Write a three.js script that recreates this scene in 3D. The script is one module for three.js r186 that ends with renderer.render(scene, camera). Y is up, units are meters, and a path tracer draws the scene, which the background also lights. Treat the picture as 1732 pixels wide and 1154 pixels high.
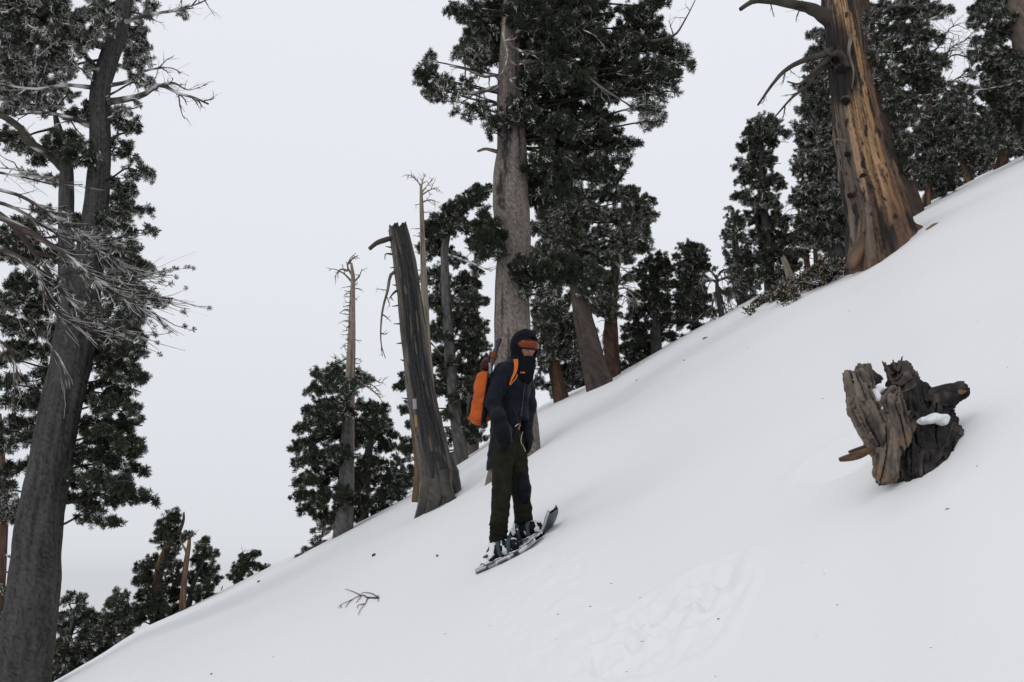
import * as THREE from 'three';
import { ImprovedNoise } from 'three/addons/math/ImprovedNoise.js';

// ------------------------------------------------------------------ camera, sky, sun, exposure
const F = 1500, CX = 866, CY = 577, PITCH = THREE.MathUtils.degToRad(14), EYE = 1.7;
const scene = new THREE.Scene();
const camera = new THREE.PerspectiveCamera(THREE.MathUtils.radToDeg(2 * Math.atan(577 / F)), 1024 / 682, 0.1, 900);
camera.position.set(0, EYE, 0);
camera.rotation.x = PITCH;
const renderer = new THREE.WebGLRenderer({ antialias: true });
renderer.toneMapping = THREE.LinearToneMapping;
renderer.toneMappingExposure = 1.03;
renderer.shadowMap.enabled = true;
{
  const W = 256, H = 128, d = new Float32Array(W * H * 4);
  const stops = [[-90, .58, .60, .63], [-14, .60, .62, .65], [-4, .66, .685, .72], [6, .715, .74, .782], [16, .755, .778, .825], [34, .785, .805, .86], [90, .74, .76, .80]];
  for (let j = 0; j < H; j++) {
    const el = ((j + .5) / H - .5) * 180;
    let k = 0; while (k < stops.length - 2 && el > stops[k + 1][0]) k++;
    const a = stops[k], b = stops[k + 1], t = Math.min(1, Math.max(0, (el - a[0]) / (b[0] - a[0])));
    for (let i = 0; i < W; i++) {
      const o = (j * W + i) * 4;
      for (let c = 0; c < 3; c++) d[o + c] = a[c + 1] + (b[c + 1] - a[c + 1]) * t;
      d[o + 3] = 1;
    }
  }
  const sky = new THREE.DataTexture(d, W, H, THREE.RGBAFormat, THREE.FloatType);
  sky.mapping = THREE.EquirectangularReflectionMapping;
  sky.magFilter = sky.minFilter = THREE.LinearFilter;
  sky.needsUpdate = true;
  scene.background = sky; scene.environment = sky;
}
const sun = new THREE.DirectionalLight(new THREE.Color(1, .97, .92), 0.5);
sun.position.set(-25, 60, 22); sun.castShadow = true; sun.shadow.radius = 60;
sun.shadow.mapSize.set(2048, 2048);
Object.assign(sun.shadow.camera, { left: -60, right: 60, top: 60, bottom: -60, near: 1, far: 200 });
scene.add(sun, sun.target); sun.target.position.set(0, 3, -20);
scene.fog = new THREE.FogExp2(new THREE.Color(.86, .89, .94), 0.0028);

// ------------------------------------------------------------------ helpers
const V = (x, y, z) => new THREE.Vector3(x, y, z), UPV = V(0, 1, 0);
const C3 = (r, g, b) => [r, g, b];
const clamp = THREE.MathUtils.clamp, lerp = THREE.MathUtils.lerp, sst = (a, b, x) => { const t = clamp((x - a) / (b - a), 0, 1); return t * t * (3 - 2 * t); };
const mixc = (a, b, t) => [a[0] + (b[0] - a[0]) * t, a[1] + (b[1] - a[1]) * t, a[2] + (b[2] - a[2]) * t];
const mulc = (a, k) => [a[0] * k, a[1] * k, a[2] * k];
function rng(seed) { let s = seed | 0; return () => { s = (s + 0x6d2b79f5) | 0; let t = Math.imul(s ^ (s >>> 15), 1 | s); t = (t + Math.imul(t ^ (t >>> 7), 61 | t)) ^ t; return ((t ^ (t >>> 14)) >>> 0) / 4294967296; }; }
const PN = new ImprovedNoise();
const noise = (x, y, z = 0) => PN.noise(x + 17.3, y + 5.1, z + 9.7);
const fbm = (x, y, z, o = 4) => { let s = 0, a = .5, f = 1; for (let i = 0; i < o; i++) { s += a * noise(x * f, y * f, z * f); a *= .5; f *= 2.03; } return s; };
const ridge = (x, y, z, o = 3) => { let s = 0, a = .5, f = 1; for (let i = 0; i < o; i++) { s += a * (1 - 2 * Math.abs(noise(x * f, y * f, z * f))); a *= .5; f *= 2.1; } return s; };
const cosP = Math.cos(PITCH), sinP = Math.sin(PITCH);
function ray(px, py) { const cx = (px - CX) / F, cy = (CY - py) / F; const w = cosP - cy * sinP; return [cx / w, (cy * cosP + sinP) / w]; }  // (u, e) per metre of depth
const P = (px, py, w) => { const [u, e] = ray(px, py); return V(u * w, EYE + e * w, -w); };
const mpp = (w) => w / F;

const counts = {};
const numbered = (n) => { const k = counts[n] = (counts[n] ?? -1) + 1; return k ? n + '_' + String(k).padStart(3, '0') : n; };
function tag(o, label, category, group) { o.userData.label = label; o.userData.category = category; if (group) o.userData.group = group; return o; }
function thing(name, label, category, pos, group) { const o = new THREE.Group(); o.name = numbered(name); o.position.copy(pos); scene.add(o); return tag(o, label, category, group); }
const shade = (o) => { o.castShadow = o.receiveShadow = true; return o; };

class MB {                                                          // vertex-coloured mesh builder
  constructor() { this.p = []; this.c = []; this.i = []; }
  get n() { return this.p.length / 3; }
  v(p, c) { this.p.push(p.x, p.y, p.z); this.c.push(c[0], c[1], c[2]); return this.n - 1; }
  tri(a, b, c) { this.i.push(a, b, c); }
  geo(origin) {
    const g = new THREE.BufferGeometry(), p = new Float32Array(this.p);
    if (origin) for (let k = 0; k < p.length; k += 3) { p[k] -= origin.x; p[k + 1] -= origin.y; p[k + 2] -= origin.z; }
    g.setAttribute('position', new THREE.BufferAttribute(p, 3));
    g.setAttribute('color', new THREE.BufferAttribute(new Float32Array(this.c), 3));
    g.setIndex(this.i); g.computeVertexNormals(); return g;
  }
  mesh(name, m, parent, origin) { const o = shade(new THREE.Mesh(this.geo(origin ?? parent?.position), m)); o.name = name; (parent ?? scene).add(o); return o; }
}
// sweep along pts; rad(t, ang, p) metres; col(t, ang, p) colour; closed at both ends
function sweep(mb, pts, seg, rad, col, caps = true) {
  const N = pts.length, T = [], ring = [];
  for (let i = 0; i < N; i++) T.push(pts[Math.min(N - 1, i + 1)].clone().sub(pts[Math.max(0, i - 1)]).normalize());
  let nrm = V(0, 0, 1).addScaledVector(T[0], -T[0].z); if (nrm.lengthSq() < 1e-4) nrm.set(1, 0, 0).addScaledVector(T[0], -T[0].x); nrm.normalize();
  for (let i = 0; i < N; i++) {
    nrm.addScaledVector(T[i], -nrm.dot(T[i])).normalize();
    const b = T[i].clone().cross(nrm), t = i / (N - 1), r = [];
    for (let k = 0; k < seg; k++) {
      const a = k / seg * Math.PI * 2, dir = nrm.clone().multiplyScalar(Math.cos(a)).addScaledVector(b, Math.sin(a));
      const p = pts[i].clone().addScaledVector(dir, rad(t, a, pts[i], dir));
      r.push(mb.v(p, col(t, a, p, dir)));
    }
    ring.push(r);
  }
  for (let i = 0; i < N - 1; i++) for (let k = 0; k < seg; k++) { const k2 = (k + 1) % seg; mb.tri(ring[i][k], ring[i][k2], ring[i + 1][k]); mb.tri(ring[i][k2], ring[i + 1][k2], ring[i + 1][k]); }
  if (caps) for (const [i, s] of [[0, 1], [N - 1, -1]]) {
    const c = mb.v(pts[i], col(i ? 1 : 0, 0, pts[i], T[i]));
    for (let k = 0; k < seg; k++) { const k2 = (k + 1) % seg; s > 0 ? mb.tri(c, ring[i][k2], ring[i][k]) : mb.tri(c, ring[i][k], ring[i][k2]); }
  }
}
const curve = (pts, n) => new THREE.CatmullRomCurve3(pts, false, 'centripetal').getSpacedPoints(n);
function lerpTable(tab, x) { if (x <= tab[0][0]) return tab[0][1]; for (let i = 1; i < tab.length; i++) if (x <= tab[i][0]) { const [a, b] = [tab[i - 1], tab[i]]; return a[1] + (b[1] - a[1]) * (x - a[0]) / (b[0] - a[0]); } return tab[tab.length - 1][1]; }

// signed distances -> naive surface nets
function nets(f, lo, hi, cell, colf) {
  const n = [0, 1, 2].map((k) => Math.ceil((hi.getComponent(k) - lo.getComponent(k)) / cell) + 1), [nx, ny, nz] = n;
  const val = new Float32Array(nx * ny * nz), id = new Int32Array(nx * ny * nz).fill(-1), q = V(), mb = new MB(), nor = [];
  for (let z = 0, o = 0; z < nz; z++) for (let y = 0; y < ny; y++) for (let x = 0; x < nx; x++, o++) val[o] = f(q.set(lo.x + x * cell, lo.y + y * cell, lo.z + z * cell));
  const O = (x, y, z) => (z * ny + y) * nx + x;
  for (let z = 0; z < nz - 1; z++) for (let y = 0; y < ny - 1; y++) for (let x = 0; x < nx - 1; x++) {
    let s = 0, cx = 0, cy = 0, cz = 0, m = 0;
    for (let k = 0; k < 8; k++) if (val[O(x + (k & 1), y + (k >> 1 & 1), z + (k >> 2))] < 0) m |= 1 << k;
    if (m === 0 || m === 255) continue;
    for (let a = 0; a < 8; a++) for (let b = 0; b < 3; b++) {
      const c = a | 1 << b; if (c === a || ((m >> a) & 1) === ((m >> c) & 1)) continue;
      const va = val[O(x + (a & 1), y + (a >> 1 & 1), z + (a >> 2))], vc = val[O(x + (c & 1), y + (c >> 1 & 1), z + (c >> 2))], t = va / (va - vc);
      cx += (a & 1) + (b === 0 ? t : 0); cy += (a >> 1 & 1) + (b === 1 ? t : 0); cz += (a >> 2) + (b === 2 ? t : 0); s++;
    }
    const p = V(lo.x + (x + cx / s) * cell, lo.y + (y + cy / s) * cell, lo.z + (z + cz / s) * cell);
    id[O(x, y, z)] = mb.v(p, colf(p));
  }
  for (let z = 1; z < nz - 1; z++) for (let y = 1; y < ny - 1; y++) for (let x = 1; x < nx - 1; x++) {
    const v0 = val[O(x, y, z)] < 0;
    for (let b = 0; b < 3; b++) {
      const v1 = val[O(x + (b === 0), y + (b === 1), z + (b === 2))] < 0; if (v0 === v1) continue;
      const g = (i, j) => b === 0 ? id[O(x, y - i, z - j)] : b === 1 ? id[O(x - j, y, z - i)] : id[O(x - i, y - j, z)];
      const A = g(0, 0), B = g(1, 0), C = g(1, 1), D = g(0, 1);
      if (A < 0 || B < 0 || C < 0 || D < 0) continue;
      v0 ? (mb.tri(A, B, C), mb.tri(A, C, D)) : (mb.tri(A, C, B), mb.tri(A, D, C));
    }
  }
  return mb;
}
function cap(p, a, b, ra, rb) { const ax = p.x - a.x, ay = p.y - a.y, az = p.z - a.z, bx = b.x - a.x, by = b.y - a.y, bz = b.z - a.z; const t = clamp((ax * bx + ay * by + az * bz) / (bx * bx + by * by + bz * bz + 1e-9), 0, 1); return Math.hypot(ax - bx * t, ay - by * t, az - bz * t) - (ra + (rb - ra) * t); }
const smin = (a, b, k) => { const h = Math.max(k - Math.abs(a - b), 0) / k; return Math.min(a, b) - h * h * k * .25; };
const smax = (a, b, k) => -smin(-a, -b, k);
// ellipsoid with its own axes (unit vectors X, Y, Z) and radii
function ell(p, c, X, Y, Z, rx, ry, rz) { const dx = p.x - c.x, dy = p.y - c.y, dz = p.z - c.z; const a = (dx * X.x + dy * X.y + dz * X.z) / rx, b = (dx * Y.x + dy * Y.y + dz * Y.z) / ry, g = (dx * Z.x + dy * Z.y + dz * Z.z) / rz; const k = Math.hypot(a, b, g); return (k - 1) * Math.min(rx, ry, rz); }

// ------------------------------------------------------------------ materials
const mat = (o) => new THREE.MeshPhysicalMaterial({ vertexColors: true, specularIntensity: .25, ...o });
const M = {
  snow: mat({ roughness: .75 }), bark: mat({ roughness: .9 }), wood: mat({ roughness: .8 }), needle: mat({ roughness: .75, side: THREE.DoubleSide }),
  cloth: mat({ roughness: .92 }), nylon: mat({ roughness: .6 }), skin: mat({ roughness: .6 }), rubber: mat({ roughness: .5 }),
  lens: new THREE.MeshPhysicalMaterial({ color: new THREE.Color().setRGB(.2, .036, .01), roughness: .16, metalness: .85, clearcoat: .3, clearcoatRoughness: .05 }),
  plastic: mat({ roughness: .35, specularIntensity: .8 }),
};
const RIME = [.78, .77, .76];

// ------------------------------------------------------------------ the slope
const H0 = 1.62;
const skyPx = [[-500, 1452], [90, 1153], [180, 1101], [226, 1070], [262, 1054], [300, 1037], [380, 999], [450, 962], [510, 931], [600, 880], [712, 820], [785, 772], [840, 735], [905, 690], [960, 664], [1040, 631], [1150, 568], [1280, 500], [1425, 432], [1540, 356], [1600, 325], [1732, 262], [2300, -30]];
const Etab = (() => {
  const raw = skyPx.map(([x, y]) => ray(x, y)), out = [], at = (u) => { if (u < raw[0][0]) return raw[0][1] + (u - raw[0][0]) * .5; const l = raw[raw.length - 1]; if (u > l[0]) return l[1] + (u - l[0]) * .5; return lerpTable(raw, u); };
  for (let i = 0; i <= 1600; i++) { const u = -4 + i * .005; let s = 0, k = 0; for (let j = -5; j <= 5; j++) { const g = Math.exp(-j * j / 6); s += g * at(u + j * .006); k += g; } out.push(s / k); }
  return out;
})();
const Eof = (u) => { const x = clamp((u + 4) / .005, 0, 1599.99), i = Math.floor(x); return Etab[i] + (Etab[i + 1] - Etab[i]) * (x - i); };
const Dof = (u) => 15 + 19 * sst(-.55, 0, u) - 8 * sst(.05, .5, u);
const PA = .52, PB = .155;                                          // plane that the slope tends to beside and behind the camera
const bumps = [];
function G0(x, w) {
  const near = sst(.6, 3, w), wc = Math.max(w, .6), u = clamp(x / wc, -3.9, 3.9), uc = clamp(u, -.8, .8);
  const D = Dof(uc), wp = Math.min(w, 4 * D), plane = PA * x + PB * w;
  let y = lerp(plane, Eof(u) * w, near * sst(3.8, 1.4, Math.abs(u)));
  y += H0 * (2 * w / D - 1 - (wp > 0 ? (wp * wp + 2 * wp * (w - wp)) / (D * D) : 0));
  return y + EYE;
}
function G(x, w) {
  let y = G0(x, w);
  if (w > 1 && w < 80) {
    y += .05 * noise(x * .35, w * .28, 3) + .02 * noise(x * 1.1 + w * .2, w * .7, 7) + .006 * noise(x * 4 + w, w * 2.2 - x, 1);
    if (w < 16) y += .0022 * noise(x * 14, w * 11, 5) + .0012 * noise(x * 33, w * 29, 2);
    for (const b of bumps) y += b(x, w);
  }
  return y;
}
function hit(px, py, from = 2) { const [u, e] = ray(px, py); for (let w = from; w < 120; w += .02) if (EYE + e * w < G(u * w, w)) return w; return 40; }
const onSnow = (px, py) => P(px, py, hit(px, py));
const groundAt = (x, z) => V(x, G(x, -z), z);
// hollows, wells and trodden snow, each at its place on the slope
{
  const well = (px, py, r, depth, rim = 0) => { const c = onSnow(px, py); bumps.push((x, w) => { const d = Math.hypot(x - c.x, w + c.z) / r; return d > 2.5 ? 0 : -depth * Math.exp(-d * d * 1.4) + rim * Math.exp(-((d - 1.25) ** 2) * 9); }); return c; };
  well(1436, 772, .25, .13, .03); well(1555, 800, .26, .03, .004);
  well(775, 835, .4, .12); well(1500, 425, .9, .12); well(875, 775, .6, .12);
  well(905, 728, .5, -.16); well(800, 800, .5, -.08);
  const a = onSnow(1130, 1050), b = onSnow(1165, 1010), c2 = onSnow(900, 1000), c3 = onSnow(980, 1090);
  const trod = (c, rx, rw, amp, lip) => bumps.push((x, w) => {
    const dx = (x - c.x) / rx, dw = (w + c.z) / rw, d = Math.hypot(dx, dw) + .35 * noise(x * 3.3, w * 3.3, 4); if (d > 1.5) return 0;
    const m = sst(1.05, .8, d);
    return m * (-amp + amp * 1.3 * ridge(x * 3.1, w * 3.1, 2, 2) + amp * .9 * Math.abs(noise(x * 8, w * 7, 2)) + amp * .5 * noise(x * 18, w * 16, 2)) + lip * Math.exp(-((d - 1.02) ** 2) * 90);
  });
  trod(a, .38, .5, .042, .014); trod(b, .28, .3, .036, .018); trod(c2, .36, .6, .01, .002); trod(c3, .4, .4, .016, .003);
  const path = [[880, 965], [905, 1010], [950, 1060], [1010, 1090], [1080, 1085]].map(([x, y]) => onSnow(x, y));
  bumps.push((x, w) => { let d = 9; for (let i = 0; i < path.length - 1; i++) d = Math.min(d, cap(V(x, 0, -w), V(path[i].x, 0, path[i].z), V(path[i + 1].x, 0, path[i + 1].z), 0, 0)); return d > .5 ? 0 : sst(.45, .1, d) * (.018 * ridge(x * 5, w * 5, 8, 3) + .011 * noise(x * 15, w * 13, 1) - .01); });
}
{
  const us = [], ws = [];
  for (let i = 0; i < 18; i++) us.push(-4 + i * .185);
  for (let i = 0; i <= 620; i++) us.push(-.67 + i * 1.34 / 620);
  for (let i = 1; i <= 18; i++) us.push(.67 + i * .185);
  for (let i = 0; i < 16; i++) ws.push(-16 + i * 1.1);
  for (let i = 0; i < 470; i++) ws.push(1.6 * Math.pow(55 / 1.6, i / 470));
  for (let i = 0; i <= 40; i++) ws.push(55 * Math.pow(2, i / 40));
  const mb = new MB();
  for (const w of ws) for (const u of us) { const x = u * clamp(w, 3.2, 26); const g = .012 * noise(x * .8, w * .6, 9); mb.v(V(x, G(x, w), -w), [.88 + g, .88 + g, .88 + g]); }
  const n = us.length;
  for (let j = 0; j < ws.length - 1; j++) for (let i = 0; i < n - 1; i++) { const a = j * n + i; mb.tri(a, a + 1, a + n); mb.tri(a + 1, a + n + 1, a + n); }
  const o = mb.mesh('snow_slope', M.snow, null); o.userData.kind = 'structure';
}

// ------------------------------------------------------------------ needles and wood
function tuftGeo(kind, seed) {
  const r = rng(seed), mb = new MB(), blade = (o, d, len, wd, c0, c1) => {
    const s = d.clone().cross(V(r() - .5, r() - .5, r() - .5)).normalize().multiplyScalar(wd), m = o.clone().addScaledVector(d, len * .5), e = o.clone().addScaledVector(d, len);
    const a = mb.v(o, c0), b = mb.v(m.clone().add(s), c0), c = mb.v(m.clone().sub(s), c0), t = mb.v(e, c1); mb.tri(a, b, c); mb.tri(b, t, c);
  };
  const nB = kind === 'leaf' ? 12 : 46;
  for (let i = 0; i < nB; i++) {
    const az = i * 2.4 + r() * .6, po = kind === 'leaf' ? .4 + r() * 1.1 : .15 + 1.35 * Math.sqrt(r()), d = V(Math.sin(po) * Math.cos(az), Math.cos(po), Math.sin(po) * Math.sin(az));
    const o = V(0, -.05 + r() * .07, 0);
    if (kind === 'leaf') { const c = r() < .38 ? [.34, .33, .3] : [.04 + r() * .03, .04, .017]; blade(o.addScaledVector(d, .03), d, .06 + r() * .03, .017, c, mulc(c, 1.3)); continue; }
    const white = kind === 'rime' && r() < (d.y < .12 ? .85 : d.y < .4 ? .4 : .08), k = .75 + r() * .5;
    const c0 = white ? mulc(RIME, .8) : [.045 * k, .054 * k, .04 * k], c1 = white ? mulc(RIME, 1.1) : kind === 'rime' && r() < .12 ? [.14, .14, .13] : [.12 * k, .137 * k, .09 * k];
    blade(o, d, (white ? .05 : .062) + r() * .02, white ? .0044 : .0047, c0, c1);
  }
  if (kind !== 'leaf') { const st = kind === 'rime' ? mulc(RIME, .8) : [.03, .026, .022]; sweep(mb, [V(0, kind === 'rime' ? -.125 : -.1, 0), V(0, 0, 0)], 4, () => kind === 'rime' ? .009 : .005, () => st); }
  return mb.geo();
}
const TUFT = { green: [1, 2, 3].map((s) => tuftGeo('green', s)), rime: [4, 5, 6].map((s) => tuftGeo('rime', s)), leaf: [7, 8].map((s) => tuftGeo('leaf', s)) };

class Tree {
  constructor(name, label, category, w, group) { Object.assign(this, { name, label, category, w, group, wood: new MB(), tufts: { green: [], rime: [], leaf: [] }, parts: [], axis: [] }); this.m = mpp(w); }
  P(x, y, dz = 0) { return P(x, y, this.w + dz); }
  // trunk traced bottom to top as [x, y, width]; its lowest point is the ground
  trunk(px, { seg = 28, rows = 90, col = barkGrey, rough = .05, name = 'trunk', flare = 0, toGround = true, dz = 0, jag = 0, taper = 1 } = {}) {
    const pts = px.map(([x, y]) => this.P(x, y, dz)), rs = px.map((p) => p[2] / 2 * this.m * (cosP + ray(p[0], p[1])[1] * sinP));
    if (toGround) { const b = pts[0].clone(); const g = G(b.x, -b.z) - .2 - rs[0] * .75; if (g < b.y - .05) { const k = pts[0].clone().sub(pts[1]); k.multiplyScalar((g - b.y) / Math.min(k.y, -.05)); if (Math.abs(k.x) > .5 * Math.abs(k.y)) k.x *= .5; pts.unshift(b.add(k)); rs.unshift(rs[0] * 1.06); } }
    const L = curve(pts, rows), len = pts.reduce((s, p, i) => i ? s + p.distanceTo(pts[i - 1]) : 0, 0), cum = [0]; pts.forEach((p, i) => { if (i) cum.push(cum[i - 1] + p.distanceTo(pts[i - 1]) / len); });
    const tab = cum.map((c, i) => [c, rs[i]]), sd = px[0][0] * .37 + px[0][1] * .11, mb = new MB();
    const R = (t, a, p) => { const r = lerpTable(tab, t) * (1 + rough * (1.6 * ridge(Math.cos(a) * 2.2 + sd, p.y * .55, Math.sin(a) * 2.2, 3) - .5 + .8 * noise(Math.cos(a) * 7 + sd, p.y * 2.4, Math.sin(a) * 7))); return r * (1 + flare * Math.exp(-t * len * 2.2) * (.6 + .5 * Math.cos(a * 5 + sd) + .3 * Math.cos(a * 3 + sd * 2))); };
    const jt = (a) => jag * (noise(Math.cos(a) * 2.3 + sd, Math.sin(a) * 2.3, 2) + .7 * noise(Math.cos(a) * 7, Math.sin(a) * 7 + sd, 5));
    sweep(mb, L, seg, R, (t, a, p, d) => col(a, p, d, t, sd));
    if (jag) { const n = seg, rowsN = L.length; for (let i = rowsN - 6; i < rowsN; i++) for (let k = 0; k < n; k++) { const o = (i * n + k) * 3; mb.p[o + 1] += jt(k / n * 6.283) * (i - rowsN + 7) / 6; } mb.p[(mb.n - 1) * 3 + 1] -= jag * .9; }
    this.parts.push({ name, mb });
    if (name === 'trunk' || name === 'stem') for (let i = 0; i < L.length; i++) this.axis.push({ p: L[i], r: lerpTable(tab, i / rows) });
    this.base ??= V(pts[0].x, G(pts[0].x, -pts[0].z), pts[0].z);
    return L;
  }
  nearest(c, below = .25) { let b = this.axis[0], bd = 1e9; for (const a of this.axis) { const d = a.p.distanceTo(c) + Math.max(0, a.p.y - c.y + below) * .8; if (d < bd) { bd = d; b = a; } } return b; }
  stick(pts, r0, r1, col, seg = 5, mb = this.wood) { sweep(mb, pts, seg, (t) => lerp(r0, r1, t), col); }
  // dead limb traced in pixels [x, y, dz]; own part, with side twigs
  limb(px, wpx, { r = rng(1), twigs = 6, tl = .35, col = deadCol, name = 'limb', gen = 1, end = .2, rime = 0, grav = 0, along = .75, tw = 1 } = {}) {
    const mb = new MB(), pts = curve(px.map(([x, y, dz = 0]) => this.P(x, y, dz)), 16), r0 = wpx / 2 * this.m, c = (t, a, p, d) => rimed(col(a, p, d, 0, r0), p, rime + .3 * rime * t);
    sweep(mb, pts, 8, (t, a, p) => lerp(r0, r0 * end, Math.pow(t, .8)) * (1 + .18 * noise(p.x * 9, p.y * 9, a)), c);
    const grow = (line, rr, n, len, g) => { for (let i = 0; i < n; i++) {
      const t = .25 + .75 * (i + r()) / n, k = Math.min(line.length - 2, Math.floor(t * (line.length - 1))), o = line[k], ax = line[k + 1].clone().sub(o).normalize();
      const dir = V(r() - .5, r() - .5 - grav, (r() - .5) * .8).normalize().multiplyScalar(.8).addScaledVector(ax, along).normalize(), l = len * (.4 + r()), q = [];
      const bend = V(r() - .5, r() - .5 - grav, r() - .5).multiplyScalar(l * .5);
      for (let s = 0; s <= 5; s++) q.push(o.clone().addScaledVector(dir, l * s / 5).addScaledVector(bend, (s / 5) ** 2).add(V(r() - .5, r() - .5, r() - .5).multiplyScalar(l * .06)));
      const ra = Math.min(rr * (.35 + .25 * r()) * (1 - .4 * t), .014) * tw; sweep(mb, q, 4, (s) => lerp(ra, ra * .3, s), c);
      if (g > 0) grow(q, ra, 3, l * .5, g - 1);
    } };
    grow(pts, r0, twigs, tl, gen);
    this.parts.push({ name, mb });
    return pts;
  }
  tuft(kind, p, d, s, k, r) { this.tufts[kind].push([p, d, s * .9, k, r() * 6.28]); }
  // branchlet from o to e carrying tufts
  spray(o, e, r, { rime = .2, ts = 1, n = 6, kind, wr = .008, tone = 1, bare = 0 } = {}) {
    tone *= .65 + .75 * r(); const l = o.distanceTo(e), d = e.clone().sub(o).normalize(), mid = o.clone().lerp(e, .55).add(V((r() - .5), r() * -.5, r() - .5).multiplyScalar(l * .16)), L = [o, mid, e], fr = r() < rime * 1.5;
    const wc = fr ? mixc([.05, .044, .04], RIME, .35 + .5 * r()) : [.032 + .02 * r(), .03, .027];
    this.stick(L, wr * (1 + l), wr * .5, () => wc, 3);
    if (r() < bare) return;
    for (let i = 0; i < n; i++) {
      const t = i === 0 ? 1 : .35 + .65 * r(), b = t < .55 ? o.clone().lerp(mid, t / .55) : mid.clone().lerp(e, (t - .55) / .45);
      const dd = d.clone().multiplyScalar(.55).add(V(r() - .5, r() - .28, r() - .5).multiplyScalar(1.5)).normalize();
      this.tuft(kind ?? (r() < rime ? 'rime' : 'green'), b.addScaledVector(dd, (.03 + .075 * r()) * ts), dd, ts * (.75 + .5 * r()), tone * (.8 + .4 * r()), r);
    }
  }
  // foliage pad: ellipse in the picture [cx, cy, rx, ry, turn deg, dz] given real depth, hung on a limb from the trunk
  pad([cx, cy, a, b, rot = 0, dz], r, o = {}) {
    const m = this.m; const zk = cosP + ray(cx, cy)[1] * sinP; a *= 1.1 * zk; b *= 1.2 * zk; if (dz === undefined || o.auto) { const q = this.nearest(this.P(cx, cy, 0), .1).p, over = this.axis.length && Math.abs(q.x - cx_(this, cx, cy)) < a * m * .7; dz = (r() < (over ? .72 : .5) ? -1 : 1) * (.12 + (over ? .15 : 0) + .5 * r() * a * m); } const A = a * m, B = b * m, c = this.P(cx, cy, dz), th = -rot * Math.PI / 180, dir = V(Math.cos(th), Math.sin(th), 0), nrm = V(-Math.sin(th), Math.cos(th), 0), near = this.nearest(c, .1), root = near.p;
    if (c.clone().sub(root).dot(dir) < 0) dir.negate();
    dir.z = (r() - .5) * .5; dir.normalize();
    const tip = c.clone().addScaledVector(dir, A * .95), inn = c.clone().addScaledVector(dir, -A * .55);
    const L = curve([root, root.clone().lerp(inn, .5).add(V((r() - .5) * .2 * A, (r() - .7) * .35 * A, (r() - .5) * .2 * A)), inn, c.clone().addScaledVector(nrm, (r() - .6) * .5 * B), tip], 14), r0 = clamp(.011 + .008 * root.distanceTo(tip), .01, Math.max(.02, near.r * .5));
    const lc = o.limbRime ? (t, aa, p, d) => rimed([.045, .04, .036], p, o.limbRime) : (t, aa, p) => mulc([.042, .036, .032], .8 + .5 * noise(p.x * 6, p.y * 6, p.z * 6));
    this.stick(L, r0, .008, lc, 5);
    const D = Math.max(B, A * .45, o.minD ?? 0), dens = (o.dens ?? 1) * 980, nT = dens * Math.PI * A * B / Math.pow(o.ts ?? 1, 2), per = 6, nS = Math.ceil(nT / per);
    for (let i = 0; i < nS; i++) {
      let s, q; do { s = V(r() * 2 - 1, r() * 2 - 1, r() * 2 - 1); q = s.length(); } while (q > 1 || r() > .35 + q);
      const tp = 1 - .55 * Math.max(0, s.x), e = c.clone().addScaledVector(dir, s.x * A * 1.1).addScaledVector(nrm, s.y * B * tp).add(V(0, 0, s.z * D * tp));
      if (noise(e.x * 4.5 + 31, e.y * 6, e.z * 4.5) > (o.gap ?? .16)) continue;
      let bi = 0, bd = 1e9; for (let k = 4; k < L.length; k++) { const d = L[k].distanceTo(e) + .1 * r(); if (d < bd) { bd = d; bi = k; } }
      const st = L[Math.max(3, bi - 1)].clone().lerp(e, .0 + clamp(1 - .75 / Math.max(bd, .01), 0, .7));
      this.spray(st, e, r, { ...o, n: per });
    }
  }
  // whole conifer crown round the trunk between two heights (as fractions of the axis), half-width profile in pixels
  crown(t0, t1, prof, nL, r, o = {}) {
    const ax = this.axis, N = ax.length;
    for (let i = 0; i < nL; i++) {
      const s = (i + r()) / nL, t = lerp(t0, t1, s), a = ax[clamp(Math.floor(t * (N - 1)), 0, N - 1)], az = i * 2.399 + r() * .8;
      const side = Math.cos(az) >= 0 ? 1 : 0, pr = prof(s), half = (Array.isArray(pr) ? pr[side] : pr) * this.m * (.7 + .45 * r()), el = (o.el ?? .1) + (r() - .5) * .5 + (s - .5) * .5;
      const d = V(Math.cos(az), Math.sin(el), Math.sin(az)).normalize(), tip = a.p.clone().addScaledVector(d, half), mid = a.p.clone().addScaledVector(d, half * .5).add(V(0, -half * (o.droop ?? .1), 0));
      const L = curve([a.p, mid, tip], 9); this.stick(L, clamp(.012 + .012 * half, .012, a.r * .8 + .008), .006, () => [.038, .033, .029], 4);
      if (r() < (o.dead ?? 0)) { for (let k = 0; k < 6; k++) { const q = L[2 + Math.floor(r() * 7)]; this.spray(q, q.clone().add(V(r() - .5, (r() - .5) * .7, r() - .5).multiplyScalar(.8)), r, { ...o, bare: 1, rime: .8 }); } continue; }
      const n = Math.max(2, Math.round((o.dens ?? 1) * half * 20 / (o.ts ?? 1)));
      for (let k = 0; k < n; k++) {
        const u = (o.from ?? .2) + (1 - (o.from ?? .2)) * (k + r()) / n, q = L[Math.min(8, Math.floor(u * 9))], w = (o.spread ?? .32) * half * (1.15 - u * .55) + .1;
        const lat = V(-Math.sin(az), 0, Math.cos(az)).multiplyScalar((r() * 2 - 1) * w).addScaledVector(d, w * .5 * r()).add(V(0, (r() - .32) * w * (o.thick ?? .9), 0));
        this.spray(q, q.clone().add(lat), r, { n: 6, ...o });
      }
    }
  }
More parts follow.
